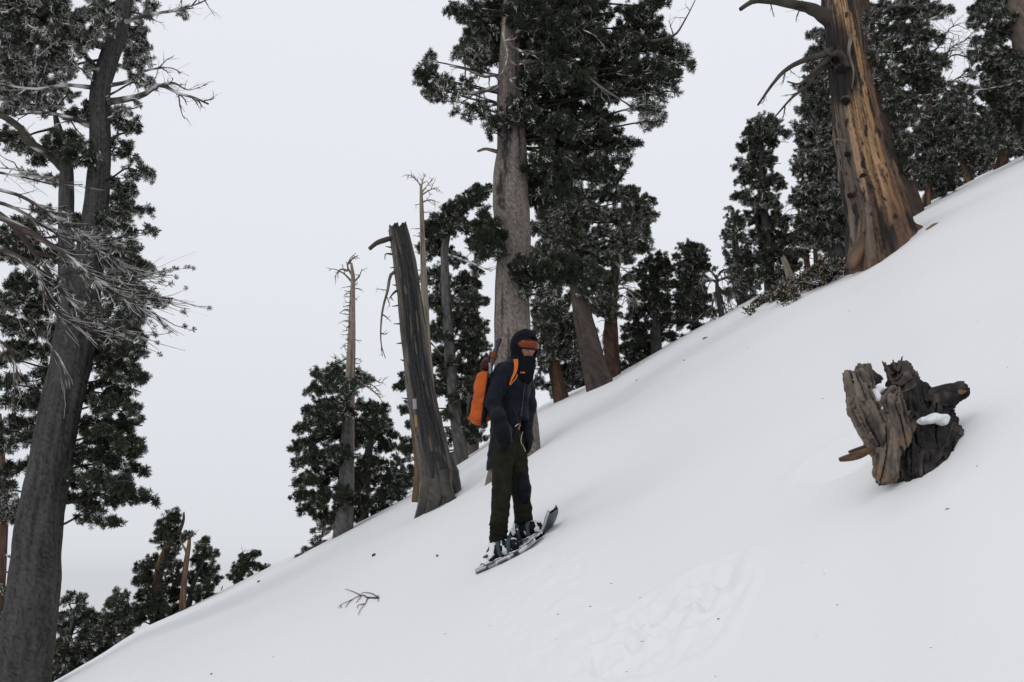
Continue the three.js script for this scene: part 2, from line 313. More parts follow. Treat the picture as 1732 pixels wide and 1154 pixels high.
  done() {
    const b = this.base, root = thing(this.name, this.label, this.category, b, this.group), merged = {};
    for (const p of this.parts) p.mb.mesh(p.name, M.bark, root);
    if (this.wood.n) { const w = this.wood.mesh('twigs', M.bark, root); w.userData.kind = 'stuff'; }
    const Q = new THREE.Quaternion(), S = V(), X = new THREE.Matrix4(), col = new THREE.Color(), tw = new THREE.Quaternion();
    for (const kind of ['green', 'rime', 'leaf']) {
      const all = this.tufts[kind], geos = TUFT[kind];
      geos.forEach((g, gi) => {
        const mine = all.filter((_, i) => i % geos.length === gi); if (!mine.length) return;
        const im = shade(new THREE.InstancedMesh(g, M.needle, mine.length)); im.name = { green: 'foliage', rime: 'frosted_foliage', leaf: 'leaves' }[kind]; im.userData.kind = 'stuff';
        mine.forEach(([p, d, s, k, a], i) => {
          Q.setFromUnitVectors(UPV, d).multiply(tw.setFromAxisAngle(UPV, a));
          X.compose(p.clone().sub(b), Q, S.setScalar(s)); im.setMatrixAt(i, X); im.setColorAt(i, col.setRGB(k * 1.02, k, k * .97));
        });
        root.add(im);
      });
    }
    stats.push([root.name, this.tufts.green.length + this.tufts.rime.length + this.tufts.leaf.length]);
    return root;
  }
}
const stats = [];
const cx_ = (t, x, y) => t.P(x, y, 0).x;
const rimed = (c, p, k) => k <= 0 ? c : mixc(c, RIME, 0.85 * sst(.85 - .6 * k, 1.05 - .6 * k, .5 + .75 * noise(p.x * 11, p.y * 11, p.z * 11)));
// bark and dead wood colours: functions of angle, place, outward direction, height and a seed
function streaks(a, p, sd, k = 9, y = .9) { return fbm(Math.cos(a) * k * .5 + sd, p.y * y, Math.sin(a) * k * .5, 4); }
function barkGrey(a, p, d, t, sd) { const s = .7 * streaks(a, p, sd, 11, 1.2) + .5 * noise(p.x * 38, p.y * 24, p.z * 38) + .3 * noise(p.x * 90, p.y * 40, p.z * 90); return mulc([.115, .109, .104], clamp(1 + 1.35 * s, .22, 2.2)); }
function barkDark(a, p, d, t, sd) { const c = barkGrey(a, p, d, t, sd); return [c[0] * .56, c[1] * .575, c[2] * .59]; }
function barkTan(a, p, d, t, sd) { const s = .6 * streaks(a, p, sd, 10, 1.4), k = noise(p.x * 44, p.y * 26, p.z * 44) + .5 * noise(p.x * 95, p.y * 50, p.z * 95); let c = mulc([.185, .157, .138], clamp(1 + 1.1 * s + .8 * k, .25, 1.9)); const crack = sst(.2, .34, streaks(a, p, sd + 9, 7, .3)); return mixc(c, [.025, .024, .024], crack * .85); }
function barkRed(a, p, d, t, sd) { const s = .8 * streaks(a, p, sd, 14, 1.2) + .5 * noise(p.x * 40, p.y * 20, p.z * 40); return mulc([.1, .062, .046], clamp(1 + 1.5 * s, .25, 2)); }
function barkOrange(a, p, d, t, sd) { const s = streaks(a, p, sd, 9, .8); return mixc(mulc([.26, .145, .078], clamp(1 + 1.2 * s + .5 * noise(p.x * 40, p.y * 20, p.z * 40), .3, 1.8)), [.065, .055, .05], sst(-.25, .12, streaks(a, p, sd + 4, 4, .7))); }
function deadCol(a, p, d, t, sd) { const s = fbm(p.x * 9, p.y * 4, p.z * 9 + sd, 3); return mulc([.15, .13, .11], clamp(1 + 1.4 * s, .35, 2)); }
function deadDark(a, p, d, t, sd) { return mulc(deadCol(a, p, d, t, sd), .5); }
function deadPale(a, p, d, t, sd) { const s = streaks(a, p, sd, 9, .7); return mixc(mulc([.27, .228, .175], clamp(1 + 1.2 * s + .5 * noise(p.x * 40, p.y * 16, p.z * 40), .4, 1.5)), [.1, .085, .07], sst(.12, .32, streaks(a, p, sd + 3, 6, .5))); }
// ------------------------------------------------------------------ trees, left to right
const R = rng;
{ // big twin-stemmed pine at the left edge
  const t = new Tree('pine_tree', 'huge dark twin-stemmed pine filling the left edge, with frosted branches', 'pine tree', 12.2), r = R(11);
  t.trunk([[30, 1215, 98], [38, 1130, 86], [57, 1000, 80], [65, 900, 74], [83, 800, 66], [100, 700, 64], [123, 600, 64], [134, 530, 66], [143, 480, 50], [155, 410, 42], [164, 330, 37], [169, 250, 33], [170, 150, 31], [184, 100, 30], [200, 55, 28], [210, 0, 24], [222, -60, 18], [240, -160, 6]], { rows: 420, seg: 72, col: barkDark, flare: .02, rough: .07 });
  t.trunk([[128, 545, 48], [117, 490, 30], [112, 410, 25], [112, 330, 24], [112, 280, 20], [100, 225, 14], [92, 190, 6]], { name: 'stem', toGround: false, rows: 50, col: barkDark, dz: -.1 });
  t.limb([[113, 290, 0], [84, 262, -.1], [52, 242, -.2], [32, 215, -.2], [2, 196, -.3], [-40, 190, -.3]], 19, { r, twigs: 5, col: deadDark, end: .5, rime: .1 });
  t.limb([[165, 122], [148, 100, .1], [132, 84, .2], [100, 80, .3], [70, 92, .5]], 15, { r, twigs: 6, col: deadDark, rime: .5 });
  t.limb([[182, 172], [212, 168, -.2], [243, 160, -.3], [268, 144, -.4], [302, 158, -.5], [330, 166, -.6], [352, 176, -.7]], 15, { r, twigs: 11, tl: .33, col: deadDark, rime: .45, gen: 2 });
  t.limb([[262, 147, -.4], [292, 140, -.5], [318, 152, -.5], [352, 142, -.6]], 6, { r, twigs: 6, tl: .22, rime: .6, gen: 1 });
  t.limb([[205, 40], [240, 28, -.2], [290, 18, -.3], [330, 8, -.4], [356, -4, -.4]], 10, { r, twigs: 12, tl: .32, rime: .5, gen: 2, col: deadDark });
  t.limb([[182, 145], [215, 138, .2], [245, 120, .4], [290, 115, .5], [306, 124, .5]], 9, { r, twigs: 9, tl: .3, rime: .6, gen: 1, col: deadDark });
  t.limb([[158, 215], [120, 200, -.2], [70, 190, -.3], [20, 196, -.4]], 12, { r, twigs: 8, tl: .35, rime: .4, col: deadDark });
  t.limb([[155, 148], [110, 144, -.3], [60, 150, -.5], [-10, 140, -.6]], 9, { r, twigs: 9, tl: .35, rime: .7, gen: 2 });
  t.limb([[112, 300], [70, 300, -.3], [20, 286, -.5], [-20, 284, -.5]], 7, { r, twigs: 8, tl: .35, rime: .6 });
  t.limb([[183, 240], [200, 228, 0], [216, 224, .1]], 9, { r, twigs: 3, tl: .2, col: deadDark });
  for (const [px, rime] of [[[40, 40, 70, 42, 8], .4], [[-10, 90, 60, 50, 0, -.5], .45], [[95, 25, 60, 34, 10, .6], .45], [[20, 8, 80, 30, 0, -.8], .3], [[60, 105, 60, 26, 12, .5], .6], [[110, 112, 44, 14, 10, -.4], .8], [[200, 5, 60, 24, -10, .7], .4], [[285, 20, 40, 9, -15, .2], .8],
    [[150, 60, 40, 22, 10, .9], .5], [[0, 160, 50, 30, 0, .4], .5], [[70, 60, 60, 30, 5, -.8], .45], [[20, 110, 50, 30, 0, -.6], .55], [[120, 50, 40, 26, 0, -.5], .5], [[90, 150, 40, 14, 8, .8], .7], [[40, 140, 40, 20, 0, .9], .5], [[170, 30, 40, 22, 0, -.5], .5], [[215, 45, 40, 16, -5, .5], .6], [[160, 190, 30, 10, 10, .6], .5], [[225, 75, 26, 18, 20, .4], .7], [[230, 110, 34, 13, 0, .3], .85], [[45, 175, 50, 13, 5, -.2], .7], [[240, 140, 26, 10, 10, -.3], .9],
    [[105, 242, 28, 20, 0, -.45], .15], [[140, 262, 22, 18, 0, -.5], .2], [[215, 205, 30, 14, 20, .1], .35], [[222, 182, 20, 10, 0, -.2], .5], [[62, 262, 30, 16, 10, .3], .4], [[10, 235, 26, 20, 0, .4], .3], [[65, 300, 40, 9, 4, .4], .6], [[130, 200, 24, 10, 10, .5], .3],
    [[212, 255, 22, 17, 20, .2], .3], [[230, 290, 28, 12, 20, -.2], .35], [[205, 320, 26, 18, 10, .4], .3], [[215, 350, 34, 13, 12, .1], .25], [[190, 375, 26, 18, 0, -.4], .3], [[222, 385, 36, 13, 10, .5], .15], [[200, 425, 36, 18, 8, -.1], .3], [[232, 450, 30, 14, 20, .3], .25], [[190, 470, 40, 17, 5, -.5], .4], [[235, 500, 46, 14, 18, .1], .3], [[205, 530, 46, 17, 10, -.4], .35],
    [[195, 570, 46, 17, 8, .3], .15], [[215, 595, 30, 13, 15, -.1], .12], [[185, 620, 46, 16, 10, .1], .12], [[205, 655, 34, 13, 14, .3], .1], [[190, 690, 40, 14, 10, -.2], .1], [[205, 680, 28, 10, 10, .4], .1], [[165, 720, 40, 16, 8, .3], .1], [[195, 745, 46, 15, 16, -.1], .1], [[160, 775, 44, 18, 10, .1], .1], [[205, 790, 40, 12, 14, .3], .1], [[175, 815, 48, 16, 12, -.2], .1], [[225, 835, 40, 9, 16, .1], .12], [[150, 850, 34, 12, 6, .3], .1], [[165, 878, 46, 10, 16, 0], .12], [[130, 820, 24, 14, 0, .4], .1],
    [[60, 370, 40, 16, 0, .5], .4], [[30, 400, 40, 22, 0, .2], .25], [[20, 430, 40, 20, 0, .8], .2], [[70, 430, 36, 18, 0, .6], .15], [[50, 480, 46, 20, 0, .5], .15], [[10, 510, 36, 22, 0, .2], .3], [[75, 520, 30, 24, 0, .6], .12], [[35, 550, 46, 22, 0, .4], .25], [[55, 590, 40, 20, 0, .6], .2], [[15, 610, 20, 15, 0, 0], .15], [[62, 640, 36, 17, -8, .4], .12], [[40, 680, 36, 17, -10, .2], .1], [[30, 720, 34, 16, -10, .5], .1], [[20, 750, 34, 17, -10, .2], .12], [[30, 790, 30, 14, -10, .4], .12], [[5, 650, 14, 16, 0, 0], .1], [[12, 830, 24, 14, 0, .3], .4],
    [[210, 560, 34, 20, 6, .2], .15], [[178, 600, 34, 20, 6, .4], .12], [[215, 635, 32, 17, 10, -.1], .12], [[175, 665, 34, 18, 8, .4], .12], [[215, 715, 28, 15, 12, .2], .1], [[170, 750, 32, 17, 8, .4], .1], [[205, 765, 36, 15, 12, .1], .1], [[190, 840, 36, 14, 12, .2], .1], [[215, 455, 34, 20, 8, .3], .3], [[205, 490, 36, 20, 8, .3], .25], [[90, 560, 24, 30, 0, .8], .1], [[150, 440, 22, 30, 0, .7], .15], [[120, 380, 14, 20, 0, .8], .2]]) t.pad(px, r, { rime: Math.min(.9, rime * 1.4), dens: rime > .35 ? .85 : 1.1, gap: rime > .35 ? .04 : .12, limbRime: rime > .45 ? .4 : 0, ts: .9 });
  t.done();
}
{ // frosted branches sweeping in from the left
  const t = new Tree('pine_branch', 'pale rime-covered branches sweeping in from the left edge across the twin trunks', 'branch', 9.6), r = R(12);
  t.base = t.P(-60, 380);
  const brn = (a, p) => mulc([.1, .077, .066], .75 + .6 * noise(p.x * 12, p.y * 12, p.z * 12));
  const ends = [];
  for (const [px, w] of [[[[-70, 330], [0, 362, .1], [60, 430, .2], [110, 500, 0], [160, 540, -.2], [230, 566, -.3]], 13], [[[-70, 350], [10, 372, 0], [80, 410, 0], [150, 462, -.1], [220, 500, -.2], [292, 505, -.3]], 14], [[[-60, 400], [20, 430, -.1], [60, 455, -.1], [78, 505, -.2], [125, 548, -.3], [172, 560, -.3]], 13],
    [[[-60, 330], [20, 350, .2], [90, 392, .3], [160, 420, .3], [215, 452, .2]], 9], [[[-50, 310], [30, 330, .1], [100, 372, 0], [150, 400, -.1], [190, 404, -.2]], 9], [[[40, 390, -.1], [110, 430, -.2], [170, 480, -.4], [240, 520, -.5], [260, 530, -.5]], 9], [[[60, 425, .1], [130, 452, .2], [200, 470, .3], [250, 462, .3]], 7], [[[-40, 285], [40, 300, .1], [90, 312, .2], [140, 312, .2]], 6], [[[-40, 500], [30, 530, 0], [90, 590, -.1], [120, 640, -.1]], 7], [[[-40, 560], [10, 585, 0], [28, 625, 0], [30, 655, 0]], 8]])
    ends.push(t.limb(px, w, { r, twigs: 20, tl: .42, col: brn, rime: .34, gen: 1, end: .25, grav: .12, along: 2.0, tw: .5, name: 'limb' }));
  for (const L of ends.slice(0, 7)) for (let i = 6; i < L.length; i++) for (let k = 0; k < 4; k++) { const d = L[Math.min(i + 1, L.length - 1)].clone().sub(L[i - 1]).normalize(), e = L[i].clone().addScaledVector(d, .18 + .25 * r()).add(V(r() - .4, r() - .55, r() - .5).multiplyScalar(.32)); t.spray(L[i], e, r, { rime: .5, n: 1 + Math.floor(2 * r()), ts: .68, wr: .005, bare: .4 }); }
  t.done();
}
{ const t = new Tree('pine_tree', 'pale frosted pine half hidden behind the big trunk at the left edge', 'pine tree', 19), r = R(13);
  t.trunk([[-8, 1130, 18], [0, 1000, 15], [6, 880, 13], [4, 780, 9], [0, 700, 4]], { col: barkRed, rows: 40, seg: 12 });
  t.limb([[2, 905], [14, 880], [34, 858]], 8, { r, twigs: 6, rime: .6 }); t.limb([[2, 935], [12, 940], [22, 948]], 6, { r, twigs: 4, rime: .3 }); t.limb([[4, 968], [12, 968], [22, 962]], 5, { r, twigs: 4, rime: .3 });
  for (const p of [[5, 815, 22, 20], [15, 850, 20, 16], [-10, 860, 20, 20], [8, 880, 14, 10], [5, 1000, 14, 8], [4, 1050, 10, 10]]) t.pad(p, r, { rime: .8, dens: .8, ts: 1.1 });
  t.done(); }
{ const t = new Tree('pine_tree', 'low dark scrubby pine with snow on top, right beside the big left trunk', 'pine tree', 21), r = R(14);
  t.trunk([[100, 1190, 16], [108, 1110, 11], [122, 1060, 8], [132, 1015, 3]], { rows: 20, seg: 10, col: barkDark });
  for (const p of [[128, 1022, 18, 14], [112, 1050, 26, 16, 0, .4], [145, 1045, 22, 14, 0, .2], [100, 1085, 22, 18, 0, .5], [140, 1080, 30, 16, 0, -.3], [120, 1110, 34, 18, 0, .3], [165, 1062, 18, 10, 10], [160, 1100, 26, 14, 0, .5], [110, 1140, 26, 20], [140, 1125, 24, 14], [90, 1110, 14, 20, 0, -.3], [185, 1090, 20, 12, 0, .3]]) t.pad(p, r, { rime: .3, dens: .8, ts: 1.15 });
  t.done(); }
{ const t = new Tree('young_fir', 'small loose young fir standing low beside the scrubby pine', 'fir tree', 20), r = R(15);
  t.trunk([[190, 1120, 8], [196, 1060, 6], [204, 1003, 2]], { rows: 20, seg: 8, col: barkDark });
  t.crown(.3, 1, (s) => 30 * (1 - s) + 5, 30, r, { rime: .35, el: .35, droop: -.05, dens: .9, spread: .25, ts: .95 });
  t.done(); }
{ const t = new Tree('pine_tree', 'pine with an exposed orange split trunk, left of the orange spire', 'pine tree', 21), r = R(16);
  t.trunk([[262, 1060, 18], [264, 1000, 15], [272, 955, 15], [284, 925, 11], [300, 905, 7], [310, 880, 5], [311, 866, 2]], { rows: 50, seg: 16, col: (a, p, d, q, s) => mulc(barkOrange(a, p, d, q, s), .75) });
  t.trunk([[276, 940, 10], [284, 905, 8], [290, 865, 3]], { name: 'stem', toGround: false, rows: 16, seg: 8, col: barkDark, dz: .15 });
  for (const p of [[290, 880, 14, 18, 0, .2], [276, 890, 8, 14, 60], [284, 905, 20, 12, 0, .3], [272, 915, 12, 8], [305, 912, 10, 8], [262, 955, 26, 14, 0, .4], [244, 965, 14, 14, 0, .1], [240, 985, 14, 12], [290, 955, 16, 18, 0, .5], [262, 980, 24, 14, 0, .6], [300, 985, 16, 14, 0, .5], [250, 1005, 20, 14, 0, .4], [262, 1000, 16, 10, 0, -.5], [270, 960, 12, 7, 0, -.5], [268, 1030, 18, 12, 0, -.5], [292, 930, 12, 8, 0, -.5], [285, 1010, 24, 14, 0, .5], [240, 1030, 26, 14, 0, .3], [280, 1030, 24, 14, 0, -.1], [225, 1050, 22, 10], [262, 1045, 26, 12]]) t.pad(p, r, { rime: .1, dens: .85, ts: 1.0 });
  t.done(); }
{ const t = new Tree('bare_spire', 'bare orange dead spire between two dark pines at lower left', 'dead tree', 20.5), r = R(17);
  t.trunk([[308, 1045, 12], [310, 1000, 10], [315, 950, 9], [319, 925, 7], [321, 905, 4]], { rows: 40, seg: 14, col: barkOrange, jag: .12 });
  t.limb([[316, 935], [310, 924], [303, 912]], 6, { r, twigs: 2, tl: .15, col: deadPale }); t.limb([[320, 912], [326, 906], [332, 904]], 4, { r, twigs: 3, tl: .15 });
  t.pad([320, 903, 10, 6], r, { rime: .3, dens: .7, ts: .9 });
  t.done(); }
{ const t = new Tree('pine_tree', 'dark bushy pine leaning right, right of the orange spire', 'pine tree', 21.5), r = R(18);
  t.trunk([[322, 1010, 10], [328, 985, 7], [342, 955, 4], [350, 915, 2]], { rows: 20, seg: 10, col: barkDark });
  for (const p of [[348, 922, 7, 12], [358, 935, 13, 10, -20], [340, 935, 12, 10], [336, 952, 14, 10, 0, .3], [352, 962, 18, 11, 0, .2], [338, 978, 18, 12, 0, .3], [362, 978, 10, 9], [330, 1000, 16, 9], [350, 992, 14, 8], [340, 1012, 24, 8]]) t.pad(p, r, { rime: .22, dens: .9, ts: 1 });
  t.done(); }
{ const t = new Tree('pine_tree', 'little wind-bent pine alone on the snow crest at lower left', 'pine tree', 23), r = R(19);
  t.trunk([[397, 1000, 10], [405, 970, 8], [418, 950, 6], [434, 933, 2]], { rows: 20, seg: 8, col: barkDark });
  for (const p of [[430, 938, 8, 6, -25], [416, 948, 14, 9, -25], [405, 962, 13, 9], [398, 977, 10, 8], [440, 961, 12, 5, 5], [414, 968, 12, 7], [425, 957, 9, 5]]) t.pad(p, r, { rime: .25, dens: .9, ts: .9 });
  t.limb([[404, 940, 0], [412, 933], [420, 932]], 2, { r, twigs: 3, tl: .15 });
  t.done(); }
{ // dead-topped pine
  const t = new Tree('pine_tree', 'half-dead pine with a bare antler-like top and a green skirt, left of the broken snag', 'pine tree', 20), r = R(20);
  t.trunk([[580, 915, 32], [584, 860, 28], [587, 780, 24], [590, 700, 19], [593, 620, 15], [595, 560, 12], [596, 500, 9], [597, 470, 7], [594, 445, 4]], { rows: 110, seg: 24, col: (a, p, d, tt, sd) => tt > .5 ? deadPale(a, p, d, tt, sd) : mixc(barkGrey(a, p, d, tt, sd), deadPale(a, p, d, tt, sd), sst(.1, .3, streaks(a, p, sd, 4, .4)) + sst(.42, .5, tt)), flare: .3 });
  for (const L of [[[597, 468], [588, 452], [592, 438], [602, 428]], [[596, 478], [580, 462, .1], [562, 455, .1], [556, 458, .1]], [[598, 478], [608, 466], [612, 455]], [[590, 445], [598, 436], [606, 432]], [[588, 458], [576, 456], [566, 468]]]) t.limb(L, 5, { r, twigs: 3, tl: .16, col: deadPale, gen: 1 });
  for (let i = 0; i < 34; i++) { const y = 480 + i * 4.4, s = r() < .7 ? -1 : 1, l = 8 + r() * 14; t.limb([[595, y], [595 + s * l * .6, y - 4 + r() * 8, (r() - .5) * .3], [595 + s * l, y + (r() - .4) * 10, (r() - .5) * .4]], 2.6, { r, twigs: 2, tl: .1, gen: 0, col: deadCol, name: 'snag_twig' }); }
  for (const L of [[[592, 605], [575, 610], [562, 604]], [[598, 622], [620, 632], [645, 648], [650, 640]], [[598, 640], [622, 655], [640, 670], [648, 682]], [[598, 660], [625, 650], [640, 660]]]) t.limb(L, 5, { r, twigs: 7, tl: .2, gen: 1, rime: .3 });
  for (const p of [[562, 632, 30, 16, 0, .3], [545, 655, 24, 14, -20], [575, 655, 26, 16, 0, -.4], [615, 640, 16, 10, 10, .3], [540, 690, 26, 16, -15, .3], [570, 695, 30, 18, 0, -.3], [535, 720, 32, 16, -18], [565, 735, 34, 18, 0, .5], [615, 690, 20, 12, 10, .5], [520, 750, 26, 13, -15, .2], [555, 770, 40, 18, 0, -.3], [515, 785, 26, 12, -12, .3], [545, 805, 40, 18, 0, .4], [510, 818, 24, 11, -10], [530, 840, 34, 13, -5, .3], [565, 845, 36, 18, 0, -.2], [525, 862, 26, 9, -5, .4], [610, 740, 22, 18, 0, .6], [612, 790, 22, 18, 0, .5], [608, 830, 22, 16, 0, .4], [560, 875, 26, 12], [600, 860, 22, 16, 0, .5], [620, 720, 24, 14, 10, .3]])
    t.pad(p, r, { rime: p[1] < 700 ? .35 : .12, dens: 1.0, ts: 1.05 });
  t.done(); }
{ const t = new Tree('pine_tree', 'dark bushy pine close behind the half-dead pine, on its right', 'pine tree', 22), r = R(21);
  t.trunk([[612, 900, 22], [618, 800, 16], [632, 720, 10], [640, 680, 3]], { rows: 30, seg: 12, col: barkDark });
  for (const p of [[638, 692, 14, 12], [648, 712, 18, 12, 10], [628, 725, 20, 14], [652, 735, 16, 10, 10], [640, 755, 24, 14, 0, .3], [625, 785, 24, 14], [650, 790, 22, 11, 5], [640, 820, 26, 14, 0, .3], [668, 812, 22, 9, 8], [620, 845, 28, 14], [660, 840, 22, 12], [645, 862, 22, 9], [600, 810, 20, 16, 0, .4]]) t.pad(p, r, { rime: .2, dens: 1, ts: 1.1 });
  t.done(); }
{ const t = new Tree('pine_tree', 'low frosted pine on the crest between half-dead pine and broken snag', 'pine tree', 26), r = R(22);
  t.trunk([[668, 880, 10], [672, 830, 8], [682, 775, 3]], { rows: 20, seg: 8, col: barkDark });
  for (const p of [[682, 780, 14, 12], [672, 800, 18, 10], [694, 800, 14, 10], [668, 822, 24, 10], [695, 818, 14, 9], [655, 842, 20, 8], [680, 838, 20, 7]]) t.pad(p, r, { rime: .5, dens: .8, ts: 1.15 });
  t.done(); }
{ const t = new Tree('pine_tree', 'faint misty shrub-sized pine low on the crest, left of the half-dead pine', 'pine tree', 30), r = R(23);
  t.trunk([[545, 935, 7], [546, 900, 5], [548, 872, 2]], { rows: 14, seg: 8, col: barkRed });
  for (const p of [[546, 880, 10, 8], [540, 898, 16, 9], [556, 895, 12, 9], [536, 915, 16, 8], [552, 915, 14, 8]]) t.pad(p, r, { rime: .85, dens: .6, ts: 1.2 });
  t.done();
  const s = new Tree('shrub', 'dark low cushion of needles at the snow crest under the misty pine', 'shrub', 21), q = R(24);
  s.trunk([[528, 955, 6], [528, 935, 4], [530, 925, 2]], { rows: 8, seg: 6, name: 'stem', col: barkDark });
  for (const p of [[528, 932, 20, 9, -28], [515, 942, 12, 6, -28], [542, 922, 14, 6, -28]]) s.pad(p, q, { rime: .15, dens: 1.1 });
  s.done(); }
{ // thin bare spire behind the snag
  const t = new Tree('dead_tree', 'thin bare grey spire rising behind the broken snag', 'dead tree', 19), r = R(25);
  t.trunk([[738, 800, 22], [730, 700, 18], [723, 600, 14], [718, 500, 12], [715, 420, 9], [713, 350, 7], [712, 312, 4]], { rows: 70, seg: 16, col: deadPale });
  for (const L of [[[712, 315], [704, 304], [692, 296], [688, 300]], [[712, 318], [716, 302], [720, 294]], [[713, 330], [726, 322], [738, 318], [744, 324]], [[713, 326], [724, 312], [734, 300]], [[714, 342], [728, 338], [740, 342]]]) t.limb(L, 4, { r, twigs: 7, tl: .16, gen: 1, col: deadPale, rime: .3 });
  for (let i = 0; i < 14; i++) { const y = 345 + i * 14, s = r() < .6 ? -1 : 1, l = 8 + r() * 14; t.limb([[714 + (y - 345) * .02, y], [714 + s * l, y + (r() - .7) * 6, (r() - .5) * .3]], 2.6, { r, twigs: 2, tl: .1, gen: 0, name: 'snag_twig', col: deadPale }); }
  t.limb([[724, 575], [738, 590], [752, 603]], 4, { r, twigs: 3, tl: .2 });
  t.done(); }
{ // the broken snag
  const t = new Tree('broken_snag', 'massive grey-black broken trunk with snapped top and spreading roots, left of the snowboarder', 'dead tree', 1), r = R(26);
  t.w = hit(725, 862); t.m = mpp(t.w);
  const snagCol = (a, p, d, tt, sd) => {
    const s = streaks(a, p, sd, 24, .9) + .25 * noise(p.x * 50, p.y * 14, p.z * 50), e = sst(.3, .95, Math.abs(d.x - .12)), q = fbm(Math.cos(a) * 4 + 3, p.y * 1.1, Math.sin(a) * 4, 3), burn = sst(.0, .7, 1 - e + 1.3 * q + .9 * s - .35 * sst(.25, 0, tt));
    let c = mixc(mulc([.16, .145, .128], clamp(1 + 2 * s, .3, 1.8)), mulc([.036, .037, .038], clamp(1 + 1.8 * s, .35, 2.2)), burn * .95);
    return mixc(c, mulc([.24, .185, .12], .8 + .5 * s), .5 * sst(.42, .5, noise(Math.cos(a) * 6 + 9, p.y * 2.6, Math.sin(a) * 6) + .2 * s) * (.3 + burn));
  };
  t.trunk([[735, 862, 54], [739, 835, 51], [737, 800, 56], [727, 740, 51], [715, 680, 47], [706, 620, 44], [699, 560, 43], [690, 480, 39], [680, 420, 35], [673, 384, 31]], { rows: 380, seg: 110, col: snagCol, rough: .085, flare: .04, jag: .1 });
  for (const px of [[[728, 790, -.05], [722, 825, -.12], [714, 862, -.18], [700, 895, -.2]], [[738, 800, -.12], [738, 835, -.2], [730, 862, -.26], [716, 890, -.25]], [[748, 800, -.12], [755, 832, -.2], [768, 850, -.2], [784, 858, -.2]], [[752, 770, .05], [766, 805, .08], [776, 840, .1]]]) t.limb(px, 34, { r, twigs: 0, name: 'root', col: (a, p, d) => snagCol(a, p, d, .02, 3), end: .35 });
  t.limb([[672, 408], [660, 404, -.1], [645, 408, -.2], [636, 412, -.2], [625, 421, -.25]], 12, { r, twigs: 1, tl: .08, col: deadDark, end: .6, name: 'branch_stub' });
  t.limb([[674, 428], [662, 430, -.1], [652, 430, -.2], [651, 440, -.2]], 6, { r, twigs: 1, tl: .07, name: 'branch_stub' });
  t.limb([[676, 455], [661, 465, -.1], [656, 490, -.2], [648, 520, -.25], [644, 555, -.25], [645, 585, -.2], [652, 606, -.2]], 7, { r, twigs: 5, tl: .22, col: deadCol, rime: .1, name: 'hanging_branch' });
  t.limb([[680, 488], [668, 494, -.1], [658, 505, -.1]], 8, { r, twigs: 1, tl: .06, col: deadDark, name: 'branch_stub' });
  for (let i = 0; i < 9; i++) { const y = 420 + i * 32, x = lerpTable([[384, 657], [480, 670], [560, 678], [680, 690], [740, 700]], y); t.limb([[x + 6, y], [x - 6 - 7 * r(), y + (r() - .5) * 8]], 4 + 3 * r(), { r, twigs: 0, name: 'branch_stub', col: deadDark }); }
  const slab = new MB(); sweep(slab, curve([t.P(705, 850, .25), t.P(708, 790, .22), t.P(700, 720, .2), t.P(688, 640, .18)], 30), 12, (q, a) => .075 * (1 - .6 * q) * (1 + .2 * Math.sin(a * 3)), (q, a, p) => mulc([.16, .115, .07], 1 + 1.3 * fbm(p.x * 12, p.y * 1.5, p.z * 12, 3))); t.parts.push({ name: 'bark_slab', mb: slab });
  const mk = new MB(); sweep(mk, [t.P(703, 703, -.42), t.P(704, 722, -.42)], 10, (q) => .042 * (1 - Math.abs(q - .5)), (q, a, p) => [.36, .24, .09]); t.parts.push({ name: 'wood_scar', mb: mk });
  const mk2 = new MB(); sweep(mk2, [t.P(701, 675, -.41), t.P(702, 692, -.41)], 4, (q) => .042 * (1 - .5 * Math.abs(q - .5)), (q, a, p) => [.38, .38, .38]); t.parts.push({ name: 'frost_patch', mb: mk2 });
  t.done(); }
{ const t = new Tree('pine_tree', 'dark pine right behind the broken snag, its crown leaning right', 'pine tree', 24), r = R(27);
  t.trunk([[788, 830, 26], [776, 740, 22], [764, 640, 20], [757, 540, 17], [753, 470, 15], [754, 410, 12], [770, 370, 7], [800, 335, 3]], { rows: 70, seg: 18, col: barkGrey });
  for (const p of [[815, 320, 24, 12, -30], [800, 335, 30, 16, -30, .4], [775, 352, 34, 16, -25, -.3], [750, 372, 34, 16, -25, .3], [735, 395, 22, 20, 0, .4], [725, 420, 14, 20, 0, .2], [768, 385, 30, 12, -15, -.4], [745, 420, 20, 12, 0, .6], [735, 470, 22, 18, 0, .5], [740, 510, 24, 20, 0, .4], [785, 480, 30, 17, 5, .3], [795, 510, 26, 16, 8, -.3], [785, 545, 34, 18, 4, .3], [740, 560, 24, 20, 0, .5], [795, 580, 32, 17, 8, .3], [745, 610, 26, 20, 0, .4], [785, 620, 34, 20, 0, .5], [700, 635, 24, 12, -10, .2], [688, 655, 22, 10, 5, .2], [745, 655, 26, 20, 0, .5], [795, 660, 28, 17, 0, -.3], [780, 695, 34, 18, 0, .5], [690, 690, 16, 9, -10, .3], [800, 720, 18, 12, 10], [760, 735, 26, 16, 0, .6], [690, 755, 20, 14, 0, .3], [800, 690, 24, 12, 10, .4], [705, 720, 16, 10, 0, .3], [770, 440, 20, 14, 0, .6]])
    t.pad(p, r, { rime: p[1] > 430 && p[1] < 480 ? .5 : .16, dens: 1, ts: 1.1 });
  t.crown(.2, .62, () => 30, 16, r, { rime: .15, ts: 1.1 });
  t.limb([[756, 430], [785, 440, -.2], [815, 452, -.3], [832, 460, -.4]], 6, { r, twigs: 10, tl: .3, rime: .7, gen: 1 });
  t.done(); }
